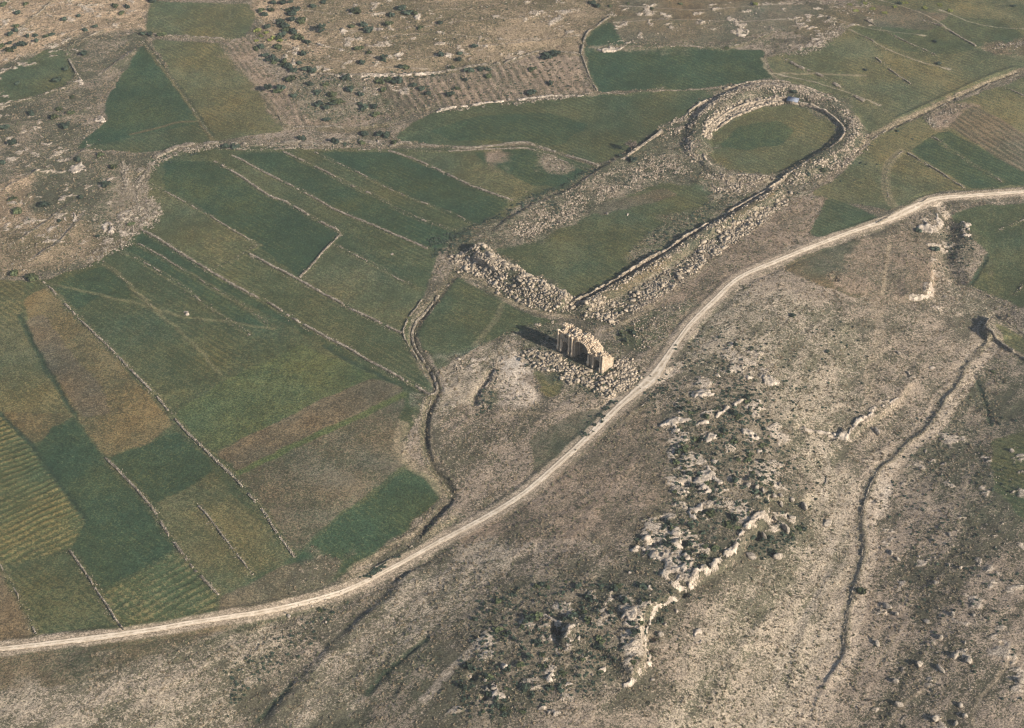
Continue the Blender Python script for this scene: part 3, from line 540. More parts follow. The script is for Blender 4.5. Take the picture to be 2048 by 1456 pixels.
def scale_col(n, l, c, f):
    t = n.new('ShaderNodeVectorMath'); t.operation = 'SCALE'; l.new(c, t.inputs[0]); l.new(f, t.inputs['Scale']); return t.outputs[0]
def bump(n, l, b, h, dist, strength=1.0):
    t = n.new('ShaderNodeBump'); t.inputs['Distance'].default_value = dist; t.inputs['Strength'].default_value = strength
    l.new(h, t.inputs['Height']); l.new(t.outputs[0], b.inputs['Normal'])
def attr(n, name, out=0):
    t = n.new('ShaderNodeAttribute'); t.attribute_name = name; return t.outputs[out]
def ground_material():
    m, n, l, b = nodes('ground')
    pos = n.new('ShaderNodeNewGeometry').outputs['Position']
    A = attr(n, 'base_a'); B = attr(n, 'base_b'); cov = attr(n, 'cover', 2); rg = attr(n, 'rough', 2)
    n1 = noise(n, l, pos, .5, 5, .74, 1.6); n2 = noise(n, l, pos, 1.5, 2, .6, 1.0)
    mixn = math_(n, l, 'ADD', math_(n, l, 'MULTIPLY', n1, .6), math_(n, l, 'MULTIPLY', n2, .4))
    # threshold so that `cover` of the ground shows colour B
    th = math_(n, l, 'SUBTRACT', .66, math_(n, l, 'MULTIPLY', cov, .32))
    f = ramp(n, l, mixn, math_(n, l, 'SUBTRACT', th, .035), math_(n, l, 'ADD', th, .035))
    c = mixc(n, l, f, A, B)
    v1 = ramp(n, l, noise(n, l, pos, 1.35, 3, .75, .5), .36, .64, .62, 1.4)
    v2 = ramp(n, l, noise(n, l, pos, .17, 3, .6), .3, .7, .86, 1.14)
    c = scale_col(n, l, c, math_(n, l, 'MULTIPLY', v1, v2))
    l.new(c, b.inputs['Base Color'])
    t = n.new('ShaderNodeBump'); t.inputs['Distance'].default_value = .75
    l.new(math_(n, l, 'ADD', .25, math_(n, l, 'MULTIPLY', rg, .5)), t.inputs['Strength'])
    hh = math_(n, l, 'ADD', math_(n, l, 'MULTIPLY', noise(n, l, pos, 1.1, 4, .7, .5), .9), math_(n, l, 'MULTIPLY', n2, .4))
    l.new(hh, t.inputs['Height']); l.new(t.outputs[0], b.inputs['Normal'])
    return m
def stone_material(name, ca, cb, dark=(96, 88, 76), sc_=.6, tint=True):
    m, n, l, b = nodes(name)
    pos = n.new('ShaderNodeNewGeometry').outputs['Position']
    f = ramp(n, l, noise(n, l, pos, sc_, 5, .65), .38, .62)
    c = mixc(n, l, f, col(*ca), col(*cb))
    f2 = ramp(n, l, noise(n, l, pos, sc_ * 3.3, 4, .7), .55, .75)
    c = mixc(n, l, math_(n, l, 'MULTIPLY', f2, .55), c, col(*dark))
    if tint: c = scale_col(n, l, c, attr(n, 'tint', 2))
    l.new(c, b.inputs['Base Color']); bump(n, l, b, noise(n, l, pos, sc_ * 3, 4, .7), .25, .8)
    return m
M_ground = ground_material()
M_wall = stone_material('field_stone', (112, 103, 86), (164, 151, 130), (82, 78, 62))
M_ruin = stone_material('limestone_blocks', (134, 122, 102), (182, 165, 141), (92, 84, 68), .5)
M_arch = stone_material('honey_limestone', (178, 157, 130), (200, 180, 152), (134, 114, 92), .5)
M_rock = stone_material('weathered_rock', (158, 144, 126), (196, 180, 158), (116, 104, 90), .35, False)
M_boul = stone_material('boulder_rock', (120, 111, 96), (176, 162, 142), (84, 80, 64), 1.2, False)
M_hut = stone_material('pale_grey_roof', (118, 124, 134), (142, 147, 154), (96, 100, 108), .7, False)
def crack(m):
    n = m.node_tree.nodes; l = m.node_tree.links; b = [q for q in n if q.type == 'BSDF_PRINCIPLED'][0]; src = b.inputs['Base Color'].links[0].from_socket
    pos = n.new('ShaderNodeNewGeometry').outputs['Position']; v = n.new('ShaderNodeTexVoronoi'); v.feature = 'DISTANCE_TO_EDGE'; v.inputs['Scale'].default_value = .42
    w_ = n.new('ShaderNodeVectorMath'); w_.operation = 'ADD'; l.new(pos, w_.inputs[0]); t = n.new('ShaderNodeTexNoise'); t.inputs['Scale'].default_value = .5; l.new(pos, t.inputs['Vector']); q = n.new('ShaderNodeVectorMath'); q.operation = 'SCALE'; q.inputs['Scale'].default_value = 3.0; l.new(t.outputs[1], q.inputs[0]); l.new(q.outputs[0], w_.inputs[1]); l.new(w_.outputs[0], v.inputs['Vector'])
    k = math_(n, l, 'MULTIPLY', ramp(n, l, v.outputs[0], 0, .10, 1, 0), ramp(n, l, noise(n, l, pos, .3, 2), .4, .6))
    c = mixc(n, l, math_(n, l, 'MULTIPLY', k, .75), src, col(84, 78, 66)); g = ramp(n, l, noise(n, l, pos, .45, 4, .7, 1), .56, .62)
    l.new(mixc(n, l, math_(n, l, 'MULTIPLY', g, .7), c, col(92, 88, 68)), b.inputs['Base Color'])
crack(M_rock)
def leaf_material(name, ca, cb):
    m, n, l, b = nodes(name)
    pos = n.new('ShaderNodeNewGeometry').outputs['Position']
    c = mixc(n, l, ramp(n, l, noise(n, l, pos, 1.3, 3, .6), .35, .65), col(*ca), col(*cb))
    oi = n.new('ShaderNodeObjectInfo').outputs['Random']
    c = scale_col(n, l, c, ramp(n, l, oi, 0, 1, .75, 1.3))
    l.new(c, b.inputs['Base Color']); b.inputs['Roughness'].default_value = .85; return m
M_leaf = leaf_material('dark_green_leaves', (50, 62, 52), (78, 88, 70))
M_leaf2 = leaf_material('olive_leaves', (60, 70, 48), (94, 98, 66))
M_leafy = leaf_material('yellow_green_leaves', (92, 100, 52), (140, 140, 76))
M_twig = leaf_material('bare_twigs', (82, 74, 66), (112, 100, 88))
M_bark = leaf_material('bark', (84, 74, 62), (110, 98, 84))
# ---------------------------------------------------------------- helpers for objects
def obj(name, V, F, mat, parent=None, tints=None, smooth_=False):
    me = bpy.data.meshes.new(name); V = np.asarray(V, np.float32)
    F = np.asarray(F, np.int32)
    if F.ndim == 2:
        k = F.shape[1]; me.vertices.add(len(V)); me.vertices.foreach_set('co', V.ravel())
        me.loops.add(F.size); me.loops.foreach_set('vertex_index', F.ravel())
        me.polygons.add(len(F)); me.polygons.foreach_set('loop_start', np.arange(0, F.size, k, dtype=np.int32))
        me.polygons.foreach_set('loop_total', np.full(len(F), k, np.int32))
    me.update(calc_edges=True); me.validate()
    if tints is not None:
        a = me.attributes.new('tint', 'FLOAT', 'POINT'); a.data.foreach_set('value', np.asarray(tints, np.float32))
    me.materials.append(mat)
    if smooth_: me.polygons.foreach_set('use_smooth', np.ones(len(me.polygons), bool))
    o = bpy.data.objects.new(name, me); sc.collection.objects.link(o)
    if parent: o.parent = parent
    return o
def tag(o, label=None, cat=None, group=None, kind=None):
    if label: o['label'] = label
    if cat: o['category'] = cat
    if group: o['group'] = group
    if kind: o['kind'] = kind
    return o
def empty(name, loc, rz=0):
    o = bpy.data.objects.new(name, None); sc.collection.objects.link(o); o.location = loc; o.rotation_euler = (0, 0, rz); return o
# ground mesh
def build_ground():
    ny, nx = X.shape; idx = np.arange(ny * nx, dtype=np.int32).reshape(ny, nx)
    F = np.stack([idx[:-1, :-1], idx[:-1, 1:], idx[1:, 1:], idx[1:, :-1]], -1).reshape(-1, 4)
    V = np.stack([X, Y, H], -1).reshape(-1, 3)
    o = obj('ground', V, F, M_ground, smooth_=True); tag(o, kind='structure'); me = o.data
    for nm, a in (('base_a', COL_A), ('base_b', COL_B)):
        at_ = me.attributes.new(nm, 'FLOAT_VECTOR', 'POINT'); at_.data.foreach_set('vector', a.astype(np.float32).ravel())
    for nm, a in (('cover', np.clip(COV, 0, 1)), ('rough', ROUGH)):
        at_ = me.attributes.new(nm, 'FLOAT', 'POINT'); at_.data.foreach_set('value', a.astype(np.float32).ravel())
build_ground()
# road
def build_road():
    P = curve(ROAD, 1.0); T = np.gradient(P, axis=0); T /= np.hypot(*T.T)[:, None]; N = np.stack([T[:, 1], -T[:, 0]], 1)
    hw = road_w(P); k = np.linspace(-1, 1, 11); n = len(P)
    e = 1 + .22 * np.stack([fbm(P[:, 0] + 50 * (q > 0), P[:, 1], 4, 3, 33) for q in k], 1) * (k[None] ** 2)
    off = hw[:, None] * k[None] * e
    V = P[:, None, :] + N[:, None, :] * off[..., None]
    z = hs(V[..., 0], V[..., 1]) + .10; z[:, 0] -= .25; z[:, -1] -= .25
    z[:, 1:-1] -= .05 * np.exp(-((np.abs(k[1:-1]) - .4) / .14) ** 2)
    V = np.concatenate([V, z[..., None]], -1).reshape(-1, 3)
    idx = np.arange(n * 11).reshape(n, 11); F = np.stack([idx[:-1, :-1], idx[:-1, 1:], idx[1:, 1:], idx[1:, :-1]], -1).reshape(-1, 4)
    m, nn, l, b = nodes('dirt_road'); pos = nn.new('ShaderNodeNewGeometry').outputs['Position']; ac = attr(nn, 'across', 2)
    c = mixc(nn, l, ramp(nn, l, noise(nn, l, pos, .25, 4, .65), .35, .65), col(206, 186, 158), col(228, 209, 181))
    tr = ramp(nn, l, math_(nn, l, 'ABSOLUTE', math_(nn, l, 'SUBTRACT', math_(nn, l, 'ABSOLUTE', ac), .42)), .05, .3)
    tr = math_(nn, l, 'MULTIPLY', tr, ramp(nn, l, noise(nn, l, pos, .6, 4, .7), .35, .6))
    c = mixc(nn, l, math_(nn, l, 'MULTIPLY', tr, .75), c, col(156, 138, 112))
    c = scale_col(nn, l, c, ramp(nn, l, noise(nn, l, pos, 1.8, 3, .7), .3, .7, .9, 1.1))
    c = mixc(nn, l, math_(nn, l, 'MULTIPLY', ramp(nn, l, math_(nn, l, 'ADD', math_(nn, l, 'ABSOLUTE', ac), math_(nn, l, 'MULTIPLY', noise(nn, l, pos, .5, 4, .7), .8)), 1.15, 1.35), .8), c, col(136, 120, 94))
    l.new(c, b.inputs['Base Color']); bump(nn, l, b, noise(nn, l, pos, 1.5, 4, .7), .12, .7)
    o = obj('dirt_road', V, F, m, smooth_=True); tag(o, kind='structure')
    a = o.data.attributes.new('across', 'FLOAT', 'POINT'); a.data.foreach_set('value', np.tile(k, n).astype(np.float32))
build_road()
#@@OBJECTS
# ---------------------------------------------------------------- stones
CORN = np.array([(x, y, z) for z in (-.5, .5) for y in (-.5, .5) for x in (-.5, .5)])
QUADS = np.array([(0, 2, 3, 1), (4, 5, 7, 6), (0, 1, 5, 4), (1, 3, 7, 5), (3, 2, 6, 7), (2, 0, 4, 6)])
def stones(C, S, A, jit=.16, tilt=0.0):
    """irregular blocks: centres C, sizes S, headings A; returns vertices, faces and a brightness for each stone"""
    n = len(C); k = CORN[None] * (1 + rng.uniform(-jit, jit, (n, 8, 3)) * 1.2) * S[:, None, :]
    if tilt:
        tx = rng.normal(0, tilt, n)[:, None]; ty = rng.normal(0, tilt, n)[:, None]
        y, z = k[..., 1] * np.cos(tx) - k[..., 2] * np.sin(tx), k[..., 1] * np.sin(tx) + k[..., 2] * np.cos(tx); k[..., 1], k[..., 2] = y, z
        x, z = k[..., 0] * np.cos(ty) - k[..., 2] * np.sin(ty), k[..., 0] * np.sin(ty) + k[..., 2] * np.cos(ty); k[..., 0], k[..., 2] = x, z
    c, s_ = np.cos(A)[:, None], np.sin(A)[:, None]
    x, y = k[..., 0] * c - k[..., 1] * s_, k[..., 0] * s_ + k[..., 1] * c
    V = np.stack([x, y, k[..., 2]], -1) + C[:, None, :]
    F = QUADS[None] + (np.arange(n) * 8)[:, None, None]
    return V.reshape(-1, 3), F.reshape(-1, 4), np.repeat(rng.normal(.97, .2, n).clip(.5, 1.4), 8)
def join(parts):
    V, F, T, o = [], [], [], 0
    for v, f, t in parts: V.append(v); F.append(f + o); T.append(t); o += len(v)
    return np.concatenate(V), np.concatenate(F), np.concatenate(T)
def wall_mesh(pts, width=1.0, height=.8, dens=.9, size=.62, spread=.12, step=None):
    P = curve(pts, 1.0); P = resample(P, size * .8 if step is None else step); n = len(P)
    T = np.gradient(P, axis=0); T /= (np.hypot(*T.T)[:, None] + 1e-9); N = np.stack([T[:, 1], -T[:, 0]], 1)
    rows = max(1, int(round(width / size))); lays = max(1, int(round(height / (size * .7))))
    C, S, A = [], [], []
    gate = vnoise(P[:, 0], P[:, 1], 7, 13) * .6 + vnoise(P[:, 0], P[:, 1], 2.5, 14) * .4
    seed = rng.random(1)[0] * 50
    wob = .5 * fbm(P[:, 0] + seed, P[:, 1], 12, 2, 4) * (1 if dens < 1.5 else .2)
    for r in range(rows):
        for q in range(lays):
            keep = (gate < dens * (1 - .35 * q / lays) * 1.0) & (rng.random(n) < (.93 if dens > .6 else .75))
            off = ((r - (rows - 1) / 2) * size + rng.normal(0, spread, n) + wob)[:, None]
            p = P + N * off + T * rng.normal(0, .12, n)[:, None]
            sz = size * rng.uniform(.75, 1.35, (n, 3)) * [1.15, 1, .8]
            z = hs(p[:, 0], p[:, 1]) + size * .7 * q + sz[:, 2] * .25
            C.append(np.column_stack([p, z])[keep]); S.append(sz[keep]); A.append((np.arctan2(T[:, 1], T[:, 0]) + rng.normal(0, .25, n))[keep])
    k = int(n * .9 * min(dens, 1))                # fallen stones at the foot
    i = rng.integers(0, n, k); p = P[i] + N[i] * (rng.normal(0, width * .8 + .4, k))[:, None]
    sz = size * rng.uniform(.4, .9, (k, 3)); C.append(np.column_stack([p, hs(p[:, 0], p[:, 1]) + sz[:, 2] * .2])); S.append(sz); A.append(rng.uniform(0, 6, k))
    return stones(np.concatenate(C), np.concatenate(S), np.concatenate(A))
NW = [0]
def wall(pts, label, width=1.0, height=.75, dens=.9, size=.6, mat=None, group=None, name='stone_wall', cat='wall'):
    V, F, T = wall_mesh(pts, width * (.62 if width < 1.5 else .95), height * .85, dens * .74, size * random.uniform(.6, .76))
    o = obj(name, V, F, mat or M_wall, tints=T); return tag(o, label, cat, group)
for pts, lab, w_, h_, d_ in WALLS: wall(pts, lab, w_, h_, d_)
# ---------------------------------------------------------------- point helpers
def atH(u, v):
    u = np.atleast_1d(np.asarray(u, float)); v = np.atleast_1d(np.asarray(v, float)); x, y = at(u, v)
    z = hs(x, y)
    for _ in range(8): x, y = plane(u, v, z); z = .5 * z + .5 * hs(x, y)
    x, y = plane(u, v, z); return x, y, hs(x, y)
def pts_in(poly, n, dens_noise=0.0, seed=0):
    P = atp(poly); lo, hi = P.min(0), P.max(0); out = np.zeros((0, 2)); t = 0
    while len(out) < n and t < 60:
        q = rng.uniform(lo, hi, (max(n, 50) * 2, 2)); m = inside(q[:, 0], q[:, 1], P)
        if dens_noise:
            dd, _, _ = seg_dist(q[:, 0], q[:, 1], np.vstack([P, P[:1]])); m &= rng.random(len(q)) < .06 + .94 * smooth(0, 4.5, dd + 2.2 * fbm(q[:, 0], q[:, 1], 5, 2, 44))
        if dens_noise: m &= vnoise(q[:, 0], q[:, 1], 6, seed + 3) * .55 + vnoise(q[:, 0], q[:, 1], 2, seed + 5) * .45 > dens_noise * rng.uniform(.7, 1.1, len(q))
        out = np.concatenate([out, q[m]]); t += 1
    return out[:n]
def rubble(polys, label, mat=None, size=(.45, 1.3), gate=.45, name='rubble'):
    parts = []
    for poly, n in polys:
        p = pts_in(poly, int(n * 1.35), gate + .04, len(poly)); k = len(p)
        sz = .66 * (size[0] + (size[1] - size[0]) * rng.random(k) ** 2.6)[:, None] * rng.uniform(.65, 1.3, (k, 3)) * [1.1, 1, .8]
        z = hs(p[:, 0], p[:, 1]) + sz[:, 2] * .3
        parts.append(stones(np.column_stack([p, z]), sz, rng.uniform(0, 6.3, k), .22, .3))
    V, F, T = join(parts); o = obj(name, V, F, mat or M_ruin, tints=T); return tag(o, label, 'rubble', kind='stuff')
CARC = [(960, 481), (1004, 517), (1042, 537), (1084, 556), (1138, 590), (1165, 600), (1150, 632), (1125, 629), (1084, 623), (1042, 610), (998, 590), (960, 560), (913, 546), (895, 516), (920, 500), (945, 500)]
SEOUT = [(1150, 605), (1185, 600), (1235, 596), (1318, 550), (1372, 512), (1420, 471), (1467, 445), (1509, 420), (1547, 398), (1575, 376), (1600, 385), (1560, 425), (1500, 468), (1440, 510), (1380, 556), (1300, 612), (1225, 655), (1160, 640)]
OVALR = [(1380, 235), (1440, 185), (1500, 163), (1560, 162), (1620, 176), (1670, 200), (1710, 235), (1740, 275), (1738, 300), (1715, 322), (1690, 335), (1640, 362), (1590, 375), (1560, 362), (1640, 318), (1690, 290), (1695, 262), (1672, 232), (1640, 214), (1575, 196), (1500, 190), (1440, 216), (1400, 246), (1396, 290), (1410, 322), (1380, 330), (1360, 300)]
SEATS = [(1404, 250), (1436, 226), (1474, 206), (1520, 195), (1565, 195), (1572, 208), (1531, 213), (1496, 225), (1461, 241), (1426, 266), (1420, 282), (1402, 280)]
NWB = [(1015, 472), (1040, 432), (1140, 378), (1240, 330), (1300, 300), (1350, 310), (1395, 345), (1330, 360), (1290, 372), (1240, 388), (1180, 425), (1130, 455), (1085, 472), (1045, 484)]
rubble([(CARC, 2600)], 'dense tumbled limestone blocks over the fallen starting gates', gate=.44, size=(.45, 1.7))
rubble([(SEOUT, 4200), ([(1165, 606), (1240, 566), (1331, 512), (1413, 458), (1483, 418), (1560, 372), (1572, 382), (1500, 427), (1420, 478), (1340, 532), (1250, 586), (1190, 614)], 520), ([(1400, 460), (1560, 362), (1568, 372), (1410, 472)], 260)], 'pale rubble slope along the outer side of the long arena wall', gate=.48, size=(.45, 1.4))
rubble([(OVALR, 2600), ([(1380, 235), (1440, 185), (1500, 163), (1560, 162), (1620, 176), (1600, 195), (1500, 188), (1440, 214), (1400, 246)], 1300), ([(1395, 340), (1440, 350), (1540, 360), (1500, 392), (1440, 390), (1400, 370)], 500)], 'fallen blocks on the bank round the oval arena', gate=.5, size=(.4, 1.3))
rubble([(SEATS, 1900)], 'tiers of broken seat blocks on the sunny side of the oval arena', gate=.3, size=(.7, 1.7))
rubble([(NWB, 2300), ([(1310, 255), (1400, 205), (1430, 190), (1440, 200), (1400, 235), (1330, 290)], 500)], 'weathered rubble on the broad bank facing the strip fields', gate=.5, size=(.4, 1.1))
rubble([([(1036, 706), (1060, 700), (1112, 712), (1180, 746), (1207, 757), (1240, 735), (1262, 735), (1285, 765), (1230, 800), (1190, 790), (1120, 768), (1060, 735), (1030, 700)], 2300), ([(1232, 700), (1262, 715), (1290, 755), (1250, 790), (1215, 760)], 700)], 'collapsed masonry heaped round the three bay arch', gate=.52, size=(.45, 1.5))
rubble([([(940, 800), (960, 760), (985, 730), (1010, 700), (1020, 690), (1000, 760), (985, 830), (950, 830)], 420), ([(903, 735), (925, 712), (935, 730), (912, 755)], 70), ([(1240, 640), (1330, 600), (1380, 600), (1330, 680), (1290, 720), (1260, 690)], 260)], 'loose stones on the stony slope beside the bare fan', gate=.5, size=(.35, 1.0))
W2 = dict(mat=M_wall, size=(.35, 1.1))
rubble([([(280, 330), (330, 300), (420, 284), (700, 280), (780, 285), (780, 302), (420, 300), (340, 318), (290, 365), (270, 360)], 900), ([(240, 320), (262, 325), (262, 400), (245, 400)], 420), ([(190, 480), (250, 400), (320, 390), (330, 440), (280, 480), (230, 515), (150, 545)], 1300), ([(268, 350), (300, 318), (350, 298), (365, 306), (315, 332), (290, 372), (275, 420), (262, 400)], 500)], 'stones strewn along the bank and pasture edge above the strip fields', **W2)
rubble([([(0, 400), (150, 400), (240, 470), (190, 530), (60, 550), (-40, 555)], 420), ([(0, 280), (200, 250), (240, 340), (100, 380), (0, 350)], 160), ([(0, 90), (240, 60), (300, 20), (120, 0)], 260)], 'scattered stones over the dry western hillside', gate=.5, **W2)
rubble([([(560, 60), (800, 130), (1180, 40), (1200, 0), (540, 0)], 500), ([(560, 150), (880, 150), (1010, 125), (1150, 108), (1010, 145), (760, 240), (600, 250)], 520), ([(870, 224), (976, 206), (1031, 201), (1104, 191), (1196, 184), (1190, 194), (1031, 212), (900, 226)], 420)], 'scattered stones on the brown hill and terraces above the meadows', gate=.5, **W2)
rubble([([(1527, 114), (1600, 100), (1640, 60), (1672, 35), (1700, 60), (1670, 95), (1615, 112)], 380), ([(1620, 0), (1760, 0), (1760, 40), (1680, 30)], 200), ([(1957, 92), (2060, 76), (2060, 96), (1975, 106)], 200), ([(1840, 235), (1930, 205), (1900, 250), (1860, 262)], 220), ([(1500, 20), (1560, 30), (1560, 60), (1200, 100), (1210, 80)], 200), ([(1060, 300), (1110, 308), (1152, 338), (1120, 352), (1080, 325)], 150)], 'scattered stones on the northern terraces', gate=.5, **W2)
rubble([([(1340, 780), (1560, 800), (1570, 990), (1380, 1180), (1250, 1130), (1340, 1000)], 700), ([(930, 1200), (1260, 1150), (1380, 1190), (1290, 1400), (950, 1456)], 650), ([(1450, 680), (1560, 720), (1560, 780), (1480, 760)], 250), ([(1880, 420), (1960, 470), (1900, 640), (1860, 520)], 200), ([(1780, 800), (2048, 860), (2048, 1456), (1740, 1250)], 500), ([(600, 1200), (700, 1180), (640, 1290), (520, 1360), (440, 1350)], 250)], 'small pale stones scattered through the rocky scrub', gate=.45, mat=M_wall, size=(.3, .8))
# ---------------------------------------------------------------- shrubs and trees
def leaf_cloud(clumps, n, s0, s1, flat=.75):
    V, F = [], []
    w_ = np.array([c[3] ** 2 for c in clumps]); w_ /= w_.sum()
    k = rng.choice(len(clumps), n, p=w_)
    for i in range(n):
        cx, cy, cz, r = clumps[k[i]]
        d = rng.normal(0, 1, 3); d /= np.linalg.norm(d); rr = r * rng.uniform(.55, 1.05)
        p = np.array([cx, cy, cz]) + d * rr * [1, 1, flat]
        if p[2] < .05: p[2] = .05 + rng.random() * .2
        a = np.cross(d + rng.normal(0, .5, 3), [0, 0, 1.0]); a /= (np.linalg.norm(a) + 1e-6); b = np.cross(d + rng.normal(0, .4, 3), a); b /= (np.linalg.norm(b) + 1e-6)
        s = rng.uniform(s0, s1); o = len(V)
        V += [p - a * s - b * s * .7, p + a * s * .8 - b * s, p + a * s + b * s * .8, p - a * s * .7 + b * s]; F.append((o, o + 1, o + 2, o + 3))
    return np.array(V), np.array(F)
def bush_mesh(name, r, h, nclump, n, s0, s1, mat):
    cl = [(0, 0, h * .45, r * .62)]
    for _ in range(nclump):
        a = rng.uniform(0, 6.28); q = r * rng.uniform(.35, .75); cl.append((q * math.cos(a), q * math.sin(a), h * rng.uniform(.3, .7), r * rng.uniform(.3, .5)))
    V, F = leaf_cloud(cl, n, s0, s1, h / r * .8); o = obj(name, V, F, mat); bpy.data.objects.remove(o); return bpy.data.meshes[-1] if False else o_me(name)
def o_me(name):
    return [m for m in bpy.data.meshes if m.name.split('.')[0] == name][-1]
SHR = [bush_mesh('shrub_leaves', 1.0, .95, 5, 230, .10, .2, M_leaf) for _ in range(4)] + [bush_mesh('shrub_leaves', 1.0, .8, 7, 230, .10, .2, M_leaf2) for _ in range(2)]
LOWB = [bush_mesh('bush_leaves', 1.0, .8, 3, 60, .2, .34, M_leaf) for _ in range(4)] + [bush_mesh('bush_leaves', 1.0, .7, 3, 60, .2, .34, M_leaf2) for _ in range(2)]
YEL = bush_mesh('herb_leaves', 1.0, .5, 6, 140, .12, .22, M_leafy)
def place(name, mesh, x, y, r, label, cat, group, hz=None, dz=-.05):
    o = bpy.data.objects.new(name, mesh); sc.collection.objects.link(o)
    o.location = (float(x), float(y), float(hs(x, y)) + dz * r); o.rotation_euler = (0, 0, random.uniform(0, 6.28))
    o.scale = (r * random.uniform(.7, 1.35), r * random.uniform(.75, 1.2), (hz or r * random.uniform(.75, 1.05)))
    return tag(o, label, cat, group)
D_ = [(85, 85), (100, 150), (165, 125), (190, 150), (205, 165), (215, 60), (180, 20), (215, 15), (230, 80), (235, 180), (275, 120), (265, 210), (310, 235), (340, 40), (390, 170), (400, 15), (155, 265), (155, 210), (85, 305), (100, 330), (125, 325), (150, 335), (185, 340), (130, 345), (290, 300), (265, 350), (300, 380), (240, 390), (230, 435), (155, 500), (175, 485), (240, 530), (365, 580), (385, 570), (450, 520), (475, 560), (450, 572), (420, 590), (370, 510), (325, 465), (410, 465), (550, 485), (600, 520), (605, 572), (625, 595), (680, 585), (685, 630), (710, 450), (730, 330), (610, 350), (650, 170), (620, 145), (555, 145), (580, 65), (770, 90), (820, 55), (860, 75), (1040, 130), (765, 135), (930, 155), (1040, 305), (1145, 298), (1140, 330), (825, 372), (850, 375), (1100, 375), (1180, 440), (900, 470), (970, 515), (940, 490), (735, 495), (1130, 485), (1090, 522), (1200, 390), (1260, 382), (1300, 385), (1300, 420), (1540, 382), (1640, 460), (1530, 512), (1620, 315), (1225, 257), (600, 270), (650, 290), (415, 660), (620, 740), (708, 738), (745, 748), (612, 782), (790, 782), (470, 780), (290, 765), (1870, 20), (1900, 38), (905, 75), (760, 440), (790, 452), (820, 448), (530, 430), (130, 20), (120, 60), (60, 60), (175, 200), (225, 110), (250, 60), (60, 260), (30, 270), (195, 355), (215, 370), (340, 395), (545, 495), (1660, 300)]
A_ = [(20, 38), (175, 30), (435, 137), (530, 115), (240, 247), (185, 250), (310, 250), (110, 180), (110, 215), (65, 240), (65, 297), (150, 307), (10, 317), (60, 345), (100, 328), (245, 285), (350, 240), (575, 208), (820, 92), (780, 45), (860, 52), (1035, 15), (970, 235), (1015, 236), (1095, 240), (85, 1350), (35, 867), (95, 975), (440, 862), (210, 777), (395, 742), (490, 660), (570, 370), (545, 1345), (715, 1255), (300, 1395), (775, 1140), (680, 1055), (530, 1090), (115, 95), (645, 185), (120, 570), (485, 770), (370, 800), (390, 550), (450, 470), (1590, 1000), (1530, 998)]
E_ = [(690, 222), (350, 40), (1645, 192), (1325, 322), (1470, 600), (1000, 422), (1130, 782), (480, 20), (1480, 20), (2000, 30), (1060, 800), (1660, 440 / 1.5), (240, 18), (160, 30)]
shr = [(500 + a / 2.731, b / 2.731, random.uniform(2.0, 3.4)) for a, b in D_] + [(a / 3.387, b / 3.387, random.uniform(1.8, 2.9)) for a, b in A_] + [(1150 + a / 2.2806, b / 2.2806, random.uniform(1.2, 2.0)) for a, b in E_] \
  + [(195, 475, 1.7), (118, 444, 1.6), (1585, 632, 1.3), (1655, 704, 1.3), (1725, 1185, 2.0), (1985, 744, 1.2), (1838, 463, 2.0), (1870, 500, 2.4), (1265, 322, 2.6), (1240, 312, 1.5), (640, 1222, 1.2), (1390, 880, 2.0), (1470, 690, 1.6), (965, 500, 1.5)]
def shrub_words(u, v):
    if v > 560: return 'green shrub alone on the open lower slopes', 'shrubs on the lower slopes'
    if u < 300 and v < 112: return 'round dark shrub on the sandy hillside by the upper left walls', 'shrubs on the sandy hillside'
    if u < 300: return 'grey green shrub in the stony western pasture', 'shrubs in the western pasture'
    if u > 1180: return 'dark bush in the northern pastures near the oval ruin', 'bushes in the northern pastures'
    if v > 262 and v < 310: return 'dark shrub growing in the broad stone bank', 'shrubs in the stone bank'
    if u < 660 and v < 150: return 'dark evergreen shrub in the thicket along the hill gully', 'shrubs of the gully thicket'
    if v < 136: return 'dark shrub scattered on the bare brown hill', 'shrubs on the brown hill'
    return 'dark shrub on the orchard slope between the rocky terraces', 'shrubs of the orchard slope'
for i, (u, v, r) in enumerate(shr):
    x, y, z = atH(u, v); lab, g = shrub_words(u, v); place('shrub', SHR[i % 6], x[0], y[0], r, lab, 'shrub', g)
for (u, v, r, lab) in [(6, 327, 2.6, 'biggest blue green bush beside the western hillside edge'), (37, 423, 2.6, 'large grey bare bush on the sandy patch of the western hill'), (31, 548, 2.5, 'bright green round bush left of a pair above the ochre field'), (66, 556, 2.7, 'bright green round bush at the head of the longest straight wall'), (264, 450, 1.8, 'bright green bush at the stony corner of the strip fields')]:
    x, y, z = atH(u, v); place('shrub', SHR[1 if v < 340 else 4], x[0], y[0], r, lab, 'shrub', None)
for k, (u, v) in enumerate([(515, 62), (522, 72), (532, 66), (540, 80), (548, 76), (512, 82), (560, 82), (1700, 10), (1712, 22), (1730, 8), (1745, 18), (1790, 14), (1808, 6), (1850, 16), (1880, 10), (1510, 8), (1900, 22), (1770, 26)]):
    x, y, z = atH(u, v); nr = u < 600
    place('flowering_bush', YEL, x[0], y[0], random.uniform(1.6, 2.6), 'yellow green bush at the edge of the gully thicket' if nr else 'yellow green brush by the ruined terraces on the northern rim', 'bush', 'yellow green bushes by the thicket' if nr else 'yellow green bushes on the northern rim')
